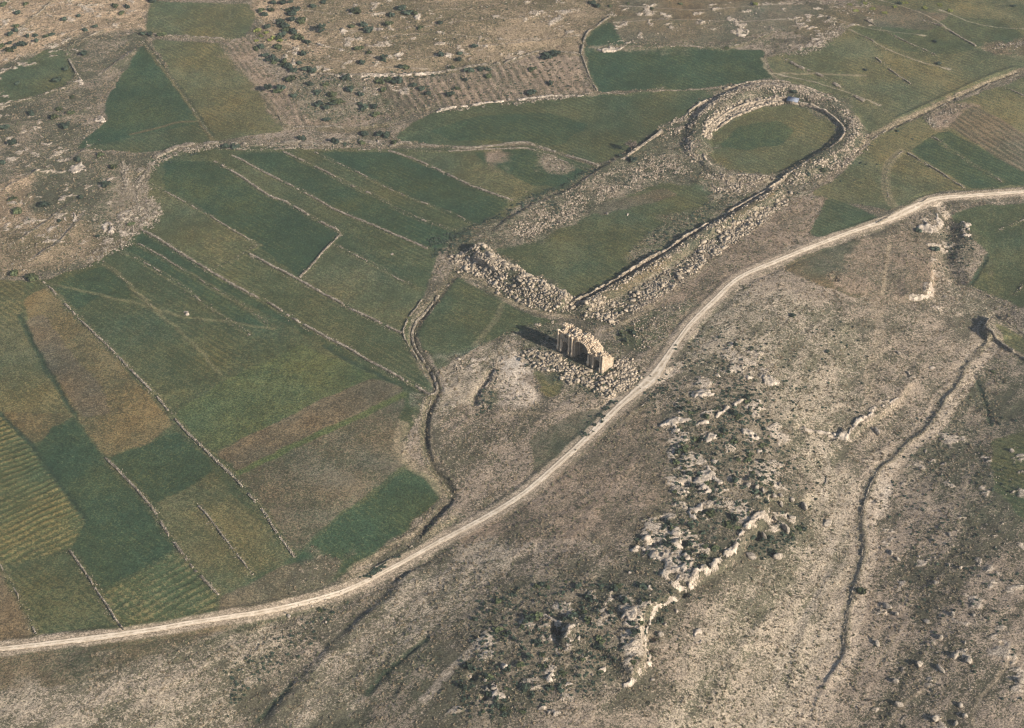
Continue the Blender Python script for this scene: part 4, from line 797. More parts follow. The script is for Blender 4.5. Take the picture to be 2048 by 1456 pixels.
# trees with trunk, limbs and crown
def tube(P, Rr, n=6):
    P = np.array(P, float); V = []; F = []
    for i, p in enumerate(P):
        d = P[min(i + 1, len(P) - 1)] - P[max(i - 1, 0)]; d /= np.linalg.norm(d) + 1e-9
        a = np.cross(d, [.3, .9, .1]); a /= np.linalg.norm(a); b = np.cross(d, a)
        for k in range(n): t = 2 * math.pi * k / n; V.append(p + (a * math.cos(t) + b * math.sin(t)) * Rr[i])
    for i in range(len(P) - 1):
        for k in range(n): F.append((i * n + k, i * n + (k + 1) % n, (i + 1) * n + (k + 1) % n, (i + 1) * n + k))
    return np.array(V), np.array(F)
def tree(u, v, h, r, label, leafy=True):
    x, y, z = atH(u, v); root = empty('tree', (float(x[0]), float(y[0]), float(z[0]) - .1)); tag(root, label, 'tree')
    parts = []; o = 0; V_, F_ = [], []
    def add(V, F):
        nonlocal o
        V_.append(V); F_.append(F + o); o += len(V)
    add(*tube([(0, 0, 0), (.1, 0, h * .25), (0, .1, h * .5)], [.32, .24, .18]))
    tips = []
    for i in range(9):
        a = i * 2.4; e = np.array([math.cos(a) * r * random.uniform(.5, .85), math.sin(a) * r * random.uniform(.5, .85), h * random.uniform(.6, .92)])
        add(*tube([(0, 0, h * .3), (e[0] * .5, e[1] * .5, h * .55), e], [.14, .09, .04], 5)); tips.append(e)
    obj('trunk', np.concatenate(V_), np.concatenate(F_), M_bark, root)
    cl = [(*t, r * random.uniform(.25, .42)) for t in tips] + [(0, 0, h * .75, r * .5)]
    V, F = leaf_cloud(cl, 600 if leafy else 420, .16 if leafy else .05, .34 if leafy else .32)
    obj('crown', V, F, M_leaf if leafy else M_twig, root)
tree(1262, 302, 6.0, 3.0, 'bare dark tree at the broken end of the lit bank wall', False)
tree(536, 184, 4.5, 2.4, 'single tree with visible trunk beside the furrowed strip')
tree(642, 64, 5.0, 2.8, 'broad solitary tree on the brown hill above the hut sized rocks')
tree(768, 122, 4.0, 2.2, 'small round tree on the grassy hollow of the brown hill')
# low scrub: the largest ones as objects, the fine ground cover as one mass
SCR = [([(1340, 790), (1400, 770), (1500, 755), (1540, 820), (1590, 900), (1570, 985), (1500, 1060), (1470, 1110), (1380, 1165), (1260, 1125), (1340, 1010), (1340, 900)], 'dark green bush among the pale outcrops of the rocky spur', 'bushes on the rocky spur', 150),
       ([(950, 1190), (1100, 1150), (1260, 1160), (1370, 1190), (1320, 1260), (1290, 1330), (1200, 1390), (1000, 1450), (890, 1440), (900, 1370)], 'dark green bush on the scrubby knoll round the dark cave mouth', 'bushes on the scrubby knoll', 110),
       ([(1130, 640), (1330, 640), (1290, 710), (1250, 690)], 'low bush on the slope between the arch and the track', 'bushes above the arch', 8),
       ([(1480, 1100), (1500, 1060), (1600, 1040), (1640, 1060), (1540, 1130)], 'dark bush in the hollow below the cliff edge', 'bushes below the cliff', 14)]
for poly, lab, g, n in SCR:
    for x, y in pts_in(poly, n, .45, 7): place('low_bush', random.choice(LOWB), x, y, random.choice([.7, .8, .9, 1.0, 1.2, 1.5, 1.8]) * random.uniform(.85, 1.15), lab, 'bush', g)
def scrub_mass():
    parts = []; base = []
    for me in LOWB:
        v = np.empty(len(me.vertices) * 3, np.float32); me.vertices.foreach_get('co', v); base.append(v.reshape(-1, 3)[:34 * 4])
    V, o = [], 0
    sp = [(SCR[0][0], 640), (SCR[1][0], 680), ([(1260, 740), (1420, 640), (1600, 700), (1640, 1000), (1560, 1080), (1400, 1200), (1200, 1200), (1240, 1080), (1330, 1000)], 420), (SCR[3][0], 90), ([(1240, 760), (1340, 750), (1450, 640), (1560, 720), (1400, 800), (1300, 830)], 90), ([(1030, 660), (1110, 640), (1290, 760), (1200, 810), (1040, 740)], 160), ([(940, 830), (950, 780), (1000, 700), (1000, 830)], 50),
          ([(1150, 905), (1250, 800), (1210, 800), (1140, 880)], 40), ([(850, 470), (960, 455), (950, 490), (900, 505), (860, 520)], 200), (OVALR, 260), (SEOUT, 160), (NWB, 260), ([(1250, 500), (1330, 440), (1430, 400), (1470, 400), (1400, 450), (1330, 500), (1270, 535)], 90), ([(570, 140), (700, 145), (884, 140), (884, 158), (700, 165), (600, 160)], 160), ([(280, 330), (420, 284), (780, 280), (780, 302), (420, 302), (300, 340)], 110), ([(900, 480), (1050, 420), (1200, 340), (1190, 330), (1030, 405), (900, 470)], 240), ([(1780, 820), (2048, 820), (2048, 1456), (1750, 1200)], 260), ([(1870, 430), (1930, 440), (1960, 500), (1900, 580), (1880, 480)], 80),
          ([(690, 1170), (800, 1110), (900, 1020), (880, 1040), (760, 1150)], 80), ([(440, 1340), (600, 1230), (700, 1200), (560, 1360), (450, 1440)], 120), ([(0, 330), (0, 130), (200, 100), (240, 200), (200, 500), (0, 540)], 110), ([(560, 0), (640, 110), (760, 230), (600, 240), (520, 110), (510, 0)], 120), ([(760, 130), (1160, 100), (1180, 180), (800, 240)], 90), ([(620, 0), (1180, 0), (1140, 80), (700, 140)], 70),
          ([(1470, 1450), (1750, 850), (1800, 700), (1640, 600), (1500, 800), (1600, 1100)], 90), ([(1400, 470), (1560, 370), (1600, 370), (1430, 500)], 40), ([(1420, 360), (1500, 400), (1420, 450), (1350, 480)], 60), ([(1860, 260), (1742, 280), (1650, 360), (1700, 400)], 20)]
    for poly, n in sp:
        for x, y in pts_in(poly, n, .4, 9):
            b = random.choice(base); r = random.uniform(.35, .85); a = random.uniform(0, 6.28); c_, s_ = math.cos(a), math.sin(a)
            V.append(np.column_stack([(b[:, 0] * c_ - b[:, 1] * s_) * r + x, (b[:, 0] * s_ + b[:, 1] * c_) * r + y, b[:, 2] * r * .9 + float(hs(x, y)) - .05]))
    V = np.concatenate(V); F = np.arange(len(V)).reshape(-1, 4)
    tag(obj('undergrowth', V, F, M_leaf), 'fine dark scrub spread over the rocky slopes', 'scrub', kind='stuff')
scrub_mass()
def tufts(name, n, mat, label, r0, r1, seed, th):
    b = BASE_T; q = np.column_stack([rng.uniform(-330, 330, n * 5), rng.uniform(345, 960, n * 5)])
    q = q[np.abs(q[:, 0]) < q[:, 1] * .36 + 15]
    i = ((q[:, 0] - xs_f[0]) / G).astype(int) + len(xl); j = ((q[:, 1] - ys_f[0]) / G).astype(int) + len(yl)
    ok = (ROUGH[j, i] > .62) & (vnoise(q[:, 0], q[:, 1], 9, seed) * .5 + vnoise(q[:, 0], q[:, 1], 3, seed + 1) * .5 > th); q = q[ok][:n]
    m = len(q); r = rng.uniform(r0, r1, m); a = rng.uniform(0, 6.28, m); c, s_ = np.cos(a)[:, None], np.sin(a)[:, None]
    V = np.stack([(b[None, :, 0] * c - b[None, :, 1] * s_) * r[:, None] + q[:, :1], (b[None, :, 0] * s_ + b[None, :, 1] * c) * r[:, None] + q[:, 1:], b[None, :, 2] * r[:, None] + hs(q[:, 0], q[:, 1])[:, None] - .03], -1).reshape(-1, 3)
    tag(obj(name, V, np.arange(len(V)).reshape(-1, 4), mat), label, 'grass', kind='stuff')
_v = np.empty(len(LOWB[2].vertices) * 3, np.float32); LOWB[2].vertices.foreach_get('co', _v); BASE_T = _v.reshape(-1, 3)[:9 * 4] * [1.1, 1.1, 1.2]
M_dry = leaf_material('dry_grass', (128, 114, 90), (164, 147, 119)); M_herb = leaf_material('grey_green_herbs', (76, 78, 58), (108, 105, 80))
tufts('dry_grass', 26000, M_dry, 'tufts of dry grass over the open slopes', .3, .7, 301, .42)
tufts('grass', 15000, M_herb, 'grey green herbs and grass over the open slopes', .3, .75, 311, .48)
# orchard rows: small vines in lines
def vines():
    P = atp([(1000, 135), (1064, 112), (1159, 112), (1190, 180), (1104, 188), (980, 204), (860, 222), (786, 240), (690, 246), (680, 200), (820, 165)])
    q = atp([(1080, 115), (1130, 190)]); d = (q[1] - q[0]) / np.hypot(*(q[1] - q[0])); nrm = np.array([-d[1], d[0]]); V = []
    lo, hi = P.min(0), P.max(0); c = (lo + hi) / 2
    for i in range(-60, 60):
        for j in range(-40, 40):
            p = c + nrm * i * 4.4 + d * (j * 3.6) + rng.normal(0, .35, 2)
            if inside(p[0], p[1], P) and rng.random() < .55:
                b = np.array(base_v); r = rng.uniform(.45, .8); V.append(np.column_stack([b[:, 0] * r + p[0], b[:, 1] * r + p[1], b[:, 2] * r + float(hs(*p))]))
    V = np.concatenate(V); tag(obj('vineyard_foliage', V, np.arange(len(V)).reshape(-1, 4), M_leaf2), 'rows of small vines on the furrowed slope', 'vines', kind='stuff')
_v = np.empty(len(LOWB[1].vertices) * 3, np.float32); LOWB[1].vertices.foreach_get('co', _v); base_v = _v.reshape(-1, 3)[:24 * 4]
vines()
# ---------------------------------------------------------------- rock outcrops and boulders
def outcrop(poly, label, hmax=1.2, g=.55, name='rock_outcrop', rag=1.0):
    if any(w in label for w in ('rim', 'ledge', 'shelf', 'rib')): rag = .45; g = .45; hmax *= 1.2
    P = atp(poly); lo = P.min(0) - 2; hi = P.max(0) + 2
    gx = np.arange(lo[0], hi[0], g); gy = np.arange(lo[1], hi[1], g); x, y = np.meshgrid(gx, gy)
    m = inside(x + 2.6 * rag * fbm(x, y, 3.6, 4, 121), y + 2.6 * rag * fbm(x, y, 3.6, 4, 131), P)
    m &= ~(fbm(x, y, 3.4 - 1.2 * (rag < 1), 4, 141) > .26 + .12 * (rag < 1))
    if m.sum() < 6: return None
    k = blur(m.astype(float), 2) if min(m.shape) > 6 else m.astype(float)
    lev = np.floor((fbm(x, y, 5, 4, 151) + 1) * 4) / 4 * .55 + .45 * fbm(x, y, 1.9, 3, 152)
    z = hs(x, y) + hmax * smooth(.35, .9, k) * np.clip(.1 + .8 * lev, .05, 1.2) + .06
    edge = m.copy(); inn = m.copy(); inn[1:-1, 1:-1] = m[1:-1, 1:-1] & m[:-2, 1:-1] & m[2:, 1:-1] & m[1:-1, :-2] & m[1:-1, 2:]
    z = np.where(inn, z, hs(x, y) - .35)
    jx = x + rng.uniform(-.2, .2, x.shape); jy = y + rng.uniform(-.2, .2, x.shape); z = z + np.where(inn, rng.normal(0, .12, x.shape) + .35 * (vnoise(x, y, 1.6, 88) > .55), 0)
    c = m[:-1, :-1] & m[:-1, 1:] & m[1:, 1:] & m[1:, :-1]
    lab = np.where(c, np.arange(1, c.size + 1).reshape(c.shape), 0)
    while True:                              # connected pieces, each an object of its own
        n = lab.copy()
        for ax in (0, 1):
            for sh in (1, -1):
                q = np.roll(lab, sh, ax); q[(0 if sh == 1 else -1,) if ax == 0 else (slice(None), 0 if sh == 1 else -1)] = 0; n = np.maximum(n, q)
        n = np.where(c, n, 0)
        if (n == lab).all(): break
        lab = n
    idx = np.arange(x.size).reshape(x.shape); FA = np.stack([idx[:-1, :-1], idx[:-1, 1:], idx[1:, 1:], idx[1:, :-1]], -1)
    ids, cnt = np.unique(lab[lab > 0], return_counts=True); order = np.argsort(-cnt)
    for rank, o_i in enumerate(order):
        if cnt[o_i] < 5: break
        F = FA[lab == ids[o_i]]; used = np.unique(F); re = np.full(x.size, -1); re[used] = np.arange(len(used))
        V = np.stack([jx, jy, z], -1).reshape(-1, 3)[used]
        if rank == 0: tag(obj(name, V, re[F], M_rock), label, 'rock')
        else:
            spur = P[:, 1].mean() < 560
            tag(obj('rock_fragment', V, re[F], M_rock), 'small bare rock piece poking through the rocky spur' if spur else 'small bare rock piece on the upper terraces and hills', 'rock', 'rock pieces of the spur' if spur else 'rock pieces of the hills')
def r2(*q): return [(1250 + a / 3.235, 750 + b / 3.235) for a, b in q]
def r4(*q): return [(850 + a / 3.151, 1050 + b / 3.151) for a, b in q]
def band(pts, w_):                            # a strip of rock along a traced line, w_ in photo pixels
    P = np.array(pts, float); T = np.gradient(P, axis=0); T /= np.hypot(*T.T)[:, None]; N = np.stack([T[:, 1], -T[:, 0]], 1)
    w_ = .8 * np.array(w_ if hasattr(w_, '__len__') else [w_] * len(P), float)[:, None] / 2
    return [tuple(p) for p in np.vstack([P + N * w_, (P - N * w_)[::-1]])]
OUT = [
 (band([(655, 150), (690, 154), (720, 153), (760, 152), (811, 151), (850, 148), (884, 145)], [5, 8, 6, 9, 6, 8, 5]), 'rugged rock rib running below the brown hill'),
 (band([(1000, 128), (1030, 118), (1064, 108)], [3, 5, 4]), 'short rock rib above the vineyard corner'),
 (r2((380, 105), (450, 110), (520, 85), (615, 110), (610, 138), (530, 133), (498, 165), (486, 222), (448, 218), (446, 160), (405, 132)), 'hook shaped pale rock patch nearest the track junction'),
 (r2((870, 20), (960, 5), (1025, 35), (1002, 80), (1015, 125), (975, 112), (945, 70), (880, 62)), 'pale rock patch highest on the spur with a ragged tail'),
 (r2((748, -4), (845, -4), (835, 22), (758, 48)), 'flat rock patch just left of the highest ragged one'),
 (r2((575, -20), (635, -10), (625, 48), (565, 22)), 'small rock patch at the very head of the spur'),
 (band(r2((585, 280), (645, 225), (705, 190), (765, 160)), [8, 12, 14, 10]), 'narrow slanting rock rib above the middle patches'),
 (band(r2((445, 332), (500, 308), (552, 305)), [7, 10, 9]), 'short slanting rock rib left of the middle'),
 (r2((220, 300), (270, 290), (330, 282), (425, 275), (432, 302), (382, 315), (372, 365), (330, 412), (285, 392), (292, 335), (230, 342)), 'cracked rock patch at the edge of the brown grass slope'),
 (r2((492, 424), (528, 372), (602, 372), (618, 396), (562, 434), (530, 448)), 'oval slab of rock in the middle of the spur'),
 (r2((736, 374), (780, 340), (850, 368), (884, 422), (850, 434), (788, 402)), 'pale slab right of the oval middle slab'),
 (r2((828, 478), (882, 466), (896, 500), (850, 508)), 'small slab under the pale right hand slab'),
 (r2((300, 455), (350, 445), (360, 480), (320, 500)), 'small round rock patch beside the brown grass slope'),
 (r2((405, 742), (440, 668), (490, 628), (520, 575), (565, 555), (622, 545), (614, 595), (562, 605), (562, 642), (602, 680), (655, 716), (598, 718), (550, 692), (530, 722), (562, 768), (520, 792), (478, 755)), 'large branching rock outcrop in the centre of the spur'),
 (band(r2((370, 762), (430, 765), (500, 780), (545, 788)), 7), 'thin rock shelf under the large branching outcrop'),
 (r2((376, 872), (440, 832), (500, 836), (522, 880), (555, 902), (520, 934), (470, 964), (438, 950), (398, 912)), 'cracked dome of rock below the branching outcrop'),
 (r2((290, 980), (330, 996), (405, 1008), (372, 1055), (352, 1112), (402, 1152), (434, 1205), (424, 1262), (380, 1330), (400, 1404), (330, 1404), (240, 1350), (188, 1292), (240, 1232), (150, 1172), (200, 1140), (222, 1082), (262, 1102), (302, 1060)), 'broadest pale rock sheet above the cliff edge'),
 (r2((60, 1095), (110, 1060), (140, 1010), (172, 1042), (205, 1082), (120, 1096)), 'small pale slab at the track side of the broadest sheet'),
 (r2((20, 1150), (60, 1120), (150, 1126), (140, 1165), (60, 1170)), 'low rock tongue west of the broadest sheet'),
 (band(r2((400, 1380), (470, 1310), (560, 1270), (630, 1215), (700, 1160), (745, 1070), (790, 1010), (850, 955), (915, 935), (935, 870), (930, 810), (880, 800)), [20, 26, 24, 20, 18, 14, 20, 24, 14, 9, 9, 6]), 'long sunlit cliff rim running up the spur'),
 (band([(1598, 850), (1620, 860), (1640, 862), (1670, 868), (1694, 880), (1702, 865), (1715, 848), (1740, 836), (1762, 822), (1790, 806), (1804, 785), (1816, 755)], [8, 10, 9, 10, 14, 16, 18, 12, 9, 9, 7, 5]), 'zigzag rock ledge above the dark gully'),
 (band(r2((1200, 800), (1250, 800), (1285, 770), (1290, 720), (1325, 660)), [5, 6, 7, 9, 12]), 'curled tan rock ledge east of the cliff rim'),
 (band([(1368, 1203), (1340, 1203), (1318, 1218), (1300, 1240), (1291, 1262), (1290, 1285), (1297, 1310), (1298, 1330), (1280, 1350), (1262, 1368), (1244, 1374)], [12, 16, 10, 12, 14, 10, 14, 18, 12, 14, 12]), 'winding southern cliff rim below the scrubby knoll'),
 (r4((840, 720), (880, 660), (940, 640), (975, 690), (992, 742), (962, 808), (925, 792), (890, 740)), 'pale rock beside the dark cave mouth'),
 (r4((350, 1040), (395, 1012), (440, 1000), (500, 1045), (520, 1092), (450, 1105), (380, 1068)), 'rounded orange rock on the lower left of the knoll'),
 (r4((730, 962), (800, 928), (900, 956), (944, 1010), (862, 1062), (800, 1040)), 'broken grey rock patch low on the knoll'),
 (r4((470, 880), (500, 850), (540, 880), (520, 910), (480, 915)), 'small pale rock at the western rim of the knoll'),
 (r4((1240, 560), (1330, 545), (1340, 620), (1290, 650), (1230, 620)), 'flat pale rock behind the winding cliff rim'),
 (r4((680, 1160), (760, 1160), (860, 1170), (840, 1210), (720, 1200)), 'lowest rock patch at the foot of the knoll'),
 (r4((1060, 900), (1130, 880), (1150, 940), (1090, 960)), 'pale rock patch between the knoll bushes'),
 (r4((990, 860), (1050, 845), (1055, 880), (1000, 885)), 'small bright slab between the knoll bushes'),
 (r4((1250, 290), (1310, 280), (1300, 320), (1260, 315)), 'little rock fan on the upper knoll'),
 (r4((690, 550), (760, 570), (860, 600), (900, 630), (850, 640), (760, 610), (690, 580)), 'low rock brow over the dark cave mouth'),
 (r4((580, 640), (640, 630), (640, 690), (600, 700)), 'white rock left of the dark cave mouth'),
 (r4((1700, 660), (1760, 640), (1750, 760), (1690, 740)), 'pale rock scatter right of the winding cliff rim'),
 (r4((1380, 380), (1430, 390), (1440, 440), (1390, 430)), 'small rock knob above the southern cliff rim'),
 ([(1840, 440), (1862, 444), (1870, 470), (1850, 468), (1832, 458)], 'grey outcrop just under the track bend'),
 ([(1872, 425), (1896, 440), (1884, 460), (1866, 440)], 'narrow rock under the track bend beside the gorge'),
 (band([(1868, 525), (1866, 560), (1855, 598), (1838, 600), (1815, 598)], [5, 7, 10, 10, 7]), 'sharp sunlit ledge with a dark overhang'),
 ([(1925, 440), (1945, 450), (1945, 478), (1925, 476)], 'lumpy outcrop at the edge of the eastern green field'),
 ([(1665, 497 + 60), (1672, 560), (1668, 566)], 'tiny stone by the grassy hollow'),
 (band([(870, 223), (910, 216), (976, 205), (1031, 201), (1104, 191), (1170, 192)], [8, 6, 6, 7, 5, 4]), 'sunlit rock ledge over the long green meadow'),
 ([(672, 62), (690, 58), (700, 66), (684, 72)], 'flat grey slab on the brown hill, left one'), ([(740, 55), (770, 54), (764, 62), (745, 62)], 'flat grey slab on the brown hill, upper one'),
 ([(825, 28), (850, 30), (850, 40), (830, 40)], 'white boulder pile high on the brown hill'), ([(785, 108), (808, 106), (800, 116), (786, 116)], 'pale slab on the lower brown hill'),
 ([(630, 85), (662, 92), (660, 98), (640, 95)], 'ribbed rocks among the thicket'), ([(675, 98), (694, 98), (690, 106), (680, 106)], 'white jagged rock beside the ribbed rocks'),
 ([(880, 108), (905, 108), (898, 118), (884, 116)], 'pale rock pair at the eastern brown hill'),
 ([(1470, 62), (1500, 58), (1490, 75), (1468, 74)], 'grey stone heap above the deep green meadow'),
 ([(140, 168), (156, 158), (170, 162), (168, 170), (150, 171)], 'white stone heap where two pasture walls meet'),
 ([(135, 335), (165, 322), (180, 338), (150, 348), (134, 345)], 'big pale rock cluster in the western pasture'),
 ([(185, 236), (208, 232), (214, 247), (200, 248)], 'two pale rocks beside the dark green wedge field'),
 ([(208, 355), (224, 356), (220, 364), (210, 362)], 'small pale rock in the western pasture below the cluster'),
 ([(1190, 98), (1215, 93), (1250, 94), (1240, 102), (1205, 108)], 'white rock shelf at the corner of the deep green meadow'),
 ([(905, 718), (920, 712), (926, 726), (912, 736)], 'black and white stone pile on the pale slope'),
 ([(365, 624), (380, 622), (384, 630), (370, 632)], 'lone pale stone heap inside the dark green field'),
 ([(752, 283), (764, 281), (768, 292), (756, 295)], 'round white stone heap on the broad bank'),
 ([(770, 505), (790, 508), (792, 512), (775, 511)], 'flat white stones in the field near the lane head'),
 ([(120, 430), (150, 425), (160, 445), (130, 450)], 'pale broken rock on the stony lower pasture'),
 ([(200, 450), (225, 440), (230, 465), (205, 475)], 'jagged pale rocks near the corner of the strip fields'),
]
for P_, lab in OUT: outcrop(P_, lab, 1.3 if P_[0][1] > 600 else .8)
def boulder_mesh(seed, sub=2):
    import bmesh
    bm = bmesh.new(); bmesh.ops.create_icosphere(bm, subdivisions=sub, radius=1); V = np.array([v.co[:] for v in bm.verts]); F = np.array([[v.index for v in f.verts] for f in bm.faces]); bm.free()
    r_ = np.random.default_rng(seed)
    for _ in range(22):                      # flat breaks make it angular
        d = r_.normal(0, 1, 3); d /= np.linalg.norm(d); c = r_.uniform(.45, .8); t = V @ d; V = V - np.maximum(t - c, 0)[:, None] * d
    V *= 1 + .34 * (vnoise(V[:, 0] * 2.6 + seed, V[:, 1] * 2.6 + V[:, 2] * 2, 1, seed) - .5)[:, None]
    o = obj('boulder_shape', V, F, M_boul); bpy.data.objects.remove(o); return o_me('boulder_shape')
BM = [boulder_mesh(k) for k in range(6)]
def boulder(u, v, sx, sy, sz, label, rz=None, group=None, i=0, name='boulder'):
    x, y, z = atH(u, v); o = bpy.data.objects.new(name, BM[i % 6]); sc.collection.objects.link(o)
    o.location = (float(x[0]), float(y[0]), float(z[0]) + sz * .18); o.scale = (sx, sy, sz); o.rotation_euler = (0, 0, random.uniform(0, 6.28) if rz is None else rz)
    return tag(o, label, 'boulder', group)
def r3(a, b): return 1750 + a / 2.0637, 750 + b / 2.0637
def rr(a, b): return 1250 + a / 3.235, 750 + b / 3.235
def ro(a, b): return 1500 + a / 3.467, 380 + b / 3.467
BL = [
 (rr(800, 712), 2.2, 2.6, 1.6, 'westernmost of the row of pale ridge boulders'), (rr(850, 728), 2.3, 1.8, 1.6, 'second boulder of the pale ridge row from its western end'), (rr(895, 752), 2.2, 1.8, 1.5, 'third boulder of the pale ridge row from its western end'), (rr(930, 772), 1.9, 1.6, 1.5, 'fourth boulder of the pale ridge row from its western end'),
 (rr(965, 785), 2.3, 2.6, 1.8, 'boulder at the head of the long cliff rim'), (rr(1010, 785), 2.4, 2.0, 1.5, 'boulder at the eastern end of the pale ridge row'),
 (rr(1080, 812), 2.4, 2.0, 2.2, 'slab boulder casting a black shadow east of the ridge row'), (rr(1155, 850), 1.8, 4.4, 2.4, 'long leaning slab at the tip of the ridge, black shadow behind'),
 (rr(1010, 840), 1.5, 3.4, 1.8, 'narrow rock rib east of the cliff rim'), (rr(1045, 1000), 2.6, 4.6, 2.8, 'tall leaning slab standing in the hollow below the cliff'), (rr(1085, 930), 2.2, 2.6, 1.6, 'dark sided boulder above the leaning slab'),
 (rr(895, 1050), 1.6, 4.6, 2.6, 'narrow upright rock against the cliff rim'), (rr(815, 1178), 4.6, 3.2, 2.0, 'largest rounded boulder below the cliff rim'), (rr(980, 1180), 3.8, 2.6, 2.4, 'grey split boulder right of the largest rounded one'),
 (rr(1310, 965), 4.4, 3.4, 2.0, 'mossy white boulder on the slope east of the hollow'), (rr(1000, 710), 2.8, 1.6, 1.4, 'pale boulder just above the ridge row'), (rr(1630, 375), 2.0, 3.8, 2.6, 'lone leaning boulder beside the dark gully, black shadow'),
 (rr(970, 640), 1.8, 1.8, 1.4, 'small pale boulder high on the eastern side of the spur'), (rr(970, 930), 1.0, 2.8, 1.4, 'thin rock fin inside the hollow'),
 (rr(1720, 1155), 2.4, 1.6, 1.4, 'grey boulder in the line below the bare strip'), (rr(1765, 1195), 1.6, 2.2, 1.6, 'last grey boulder of the line below the bare strip'), (rr(1655, 1120), 1.2, 1.0, .9, 'first grey stone of the line below the bare strip'),
 (r3(50, 957), 2.6, 3.8, 2.4, 'tall white boulder beside the thin footpath head'), (r3(88, 990), 1.9, 2.0, 1.5, 'smaller round boulder below the tall white one'), (r3(210, 315), 1.8, 1.2, 1.0, 'small grey boulder above the eastern scrub'), (r3(565, 312), 2.2, 2.2, 1.2, 'white boulder at the far eastern field edge'),
 (r3(352, 798), 2.2, 1.8, 1.8, 'square white boulder in the eastern pasture'), (r3(306, 785), 1.2, 1.0, .9, 'little companion left of the square white boulder'), (r3(250, 858), 1.8, 2.2, 1.6, 'pale boulder west of the square white one'), (r3(320, 990), 1.8, 2.4, 1.6, 'upright pale boulder under the square white one'),
 (r3(408, 993), 1.4, 1.4, 1.0, 'small boulder right of the upright pale one'), (r3(268, 1086), 2.0, 2.0, 1.8, 'boulder with green foot above the boulder group'), (r3(215, 1020), 2.6, 3.4, 1.2, 'low broken boulder mass beside the green footed one'), (r3(328, 1160), 2.8, 3.6, 2.4, 'western one of the two big mossy twin boulders'),
 (r3(388, 1182), 2.8, 3.4, 2.4, 'eastern one of the two big mossy twin boulders'), (r3(182, 1197), 3.0, 3.0, 1.8, 'white boulder left of the elongated rock'), (r3(268, 1215), 1.8, 5.2, 1.8, 'elongated pale rock pointing at the footpath'), (r3(600, 1262), 3.2, 2.6, 1.6, 'bright boulder at the eastern edge above the corner'),
 (r3(96, 1362), 2.6, 3.6, 1.8, 'rough boulder near the southern edge by the path'), (r3(85, 1265), 2.6, 2.8, 1.6, 'grey rough boulder north of the southern ones'), (r3(250, 1422), 2.8, 2.8, 2.0, 'white boulder at the southern edge between paths'), (r3(372, 1410), 2.2, 2.4, 1.6, 'round boulder at the southern edge beside the eastern path'),
 (r3(332, 1442), 2.6, 1.6, 1.8, 'dark based boulder on the southern edge'), (r3(355, 1365), 2.0, 2.0, 1.2, 'mossy boulder north of the round southern one'), (r3(8, 1110), 1.8, 3.6, 1.6, 'whitish boulder on the slope near the gully end'), (r3(370, 1105), 1.2, 1.6, 1.0, 'small boulder north of the mossy twins'),
 (r3(308, 662), 1.4, 2.0, 1.0, 'small white stone high in the eastern pasture'), (r3(180, 752), 1.3, 1.4, 1.0, 'small grey stone below the line of boulders'), (r3(275, 412), 1.2, 1.0, .8, 'tiny white stone in the eastern scrub'),
 (ro(1028, 1132), 2.6, 1.3, 1.3, 'low white boulder with dark hollow on the open slope'), (ro(1262, 1235), 2.8, 2.4, 1.0, 'flat pale boulder on the slope above the gully'), (ro(1098, 1272), 1.6, 3.0, 1.2, 'upright pale boulder on the open slope edge'), (ro(1355, 742), 2.2, 1.6, 1.0, 'white block beside the overhang'), (ro(1512, 275), 2.4, 2.0, 1.4, 'round boulder topping the scree by the eastern field'), (ro(1500, 310), 1.8, 1.6, 1.0, 'boulder under the round one by the eastern field'), (ro(1340, 716), 1.0, .8, .7, 'little white stone above the white block'),
 ((1214, 428), 2.2, 1.6, 1.2, 'larger pale boulder lying on the arena grass'), ((1255, 430), 2.0, 1.0, .9, 'smaller flat boulder lying on the arena grass'), ((578, 1234), 1.6, 1.4, 1.2, 'black and white boulder by the track verge'), ((652, 1246), 1.2, 1.0, .9, 'white stone in the stony slope below the track'),
 ((1128, 1262), 2.4, 1.8, 2.2, 'boulder guarding the dark cave mouth'), ((1322, 1270), 2.0, 2.6, 1.6, 'boulder fallen below the winding cliff rim'), ((1330, 1250), 1.6, 1.8, 1.4, 'upper boulder fallen below the winding cliff rim'), ((1352, 1222), 2.0, 1.4, 1.2, 'mossy boulder at the top of the winding rim'),
 ((1305, 1360), 1.8, 1.4, 1.1, 'boulder at the southern tail of the winding rim'), ((988, 1378), 2.6, 2.0, 1.5, 'rounded orange boulder on the western knoll'), ((970, 1362), 1.8, 1.4, 1.3, 'dark shadowed boulder above the orange one'), ((940, 1354), 1.2, 1.0, 1.0, 'small boulder at the western foot of the knoll'),
]
for i, ((u, v), sx, sy, sz, lab) in enumerate(BL):
    sx, sy, sz = sx * .74, sy * .74, sz * .9
    boulder(u, v, sx, sy, sz, lab, R(20) if sy > 1.5 * sx else None, None, i)
# big fallen blocks in the ruins: the largest as objects
def fallen(poly, n, lab, g, s0=.8, s1=1.5):
    for x, y in pts_in(poly, n, .4, 3):
        o = bpy.data.objects.new('fallen_block', random.choice(BLK)); sc.collection.objects.link(o); s = random.uniform(s0, s1)
        o.location = (float(x), float(y), float(hs(x, y)) + .3 * s); o.scale = (s * random.uniform(.8, 1.4), s, s * random.uniform(.6, .9)); o.rotation_euler = (random.gauss(0, .3), random.gauss(0, .3), random.uniform(0, 6.28))
        tag(o, lab, 'stone block', g)
BLK = []
for k in range(5):
    V, F, T = stones(np.zeros((1, 3)), np.ones((1, 3)) * [1.15, .9, .8], np.zeros(1), .2); o = obj('block_shape', V, F, M_ruin, tints=np.full(8, rng.uniform(.85, 1.2))); bpy.data.objects.remove(o); BLK.append(o_me('block_shape'))
fallen(CARC, 100, 'squared block fallen over the old starting gates', 'blocks over the starting gates', .8, 1.9)
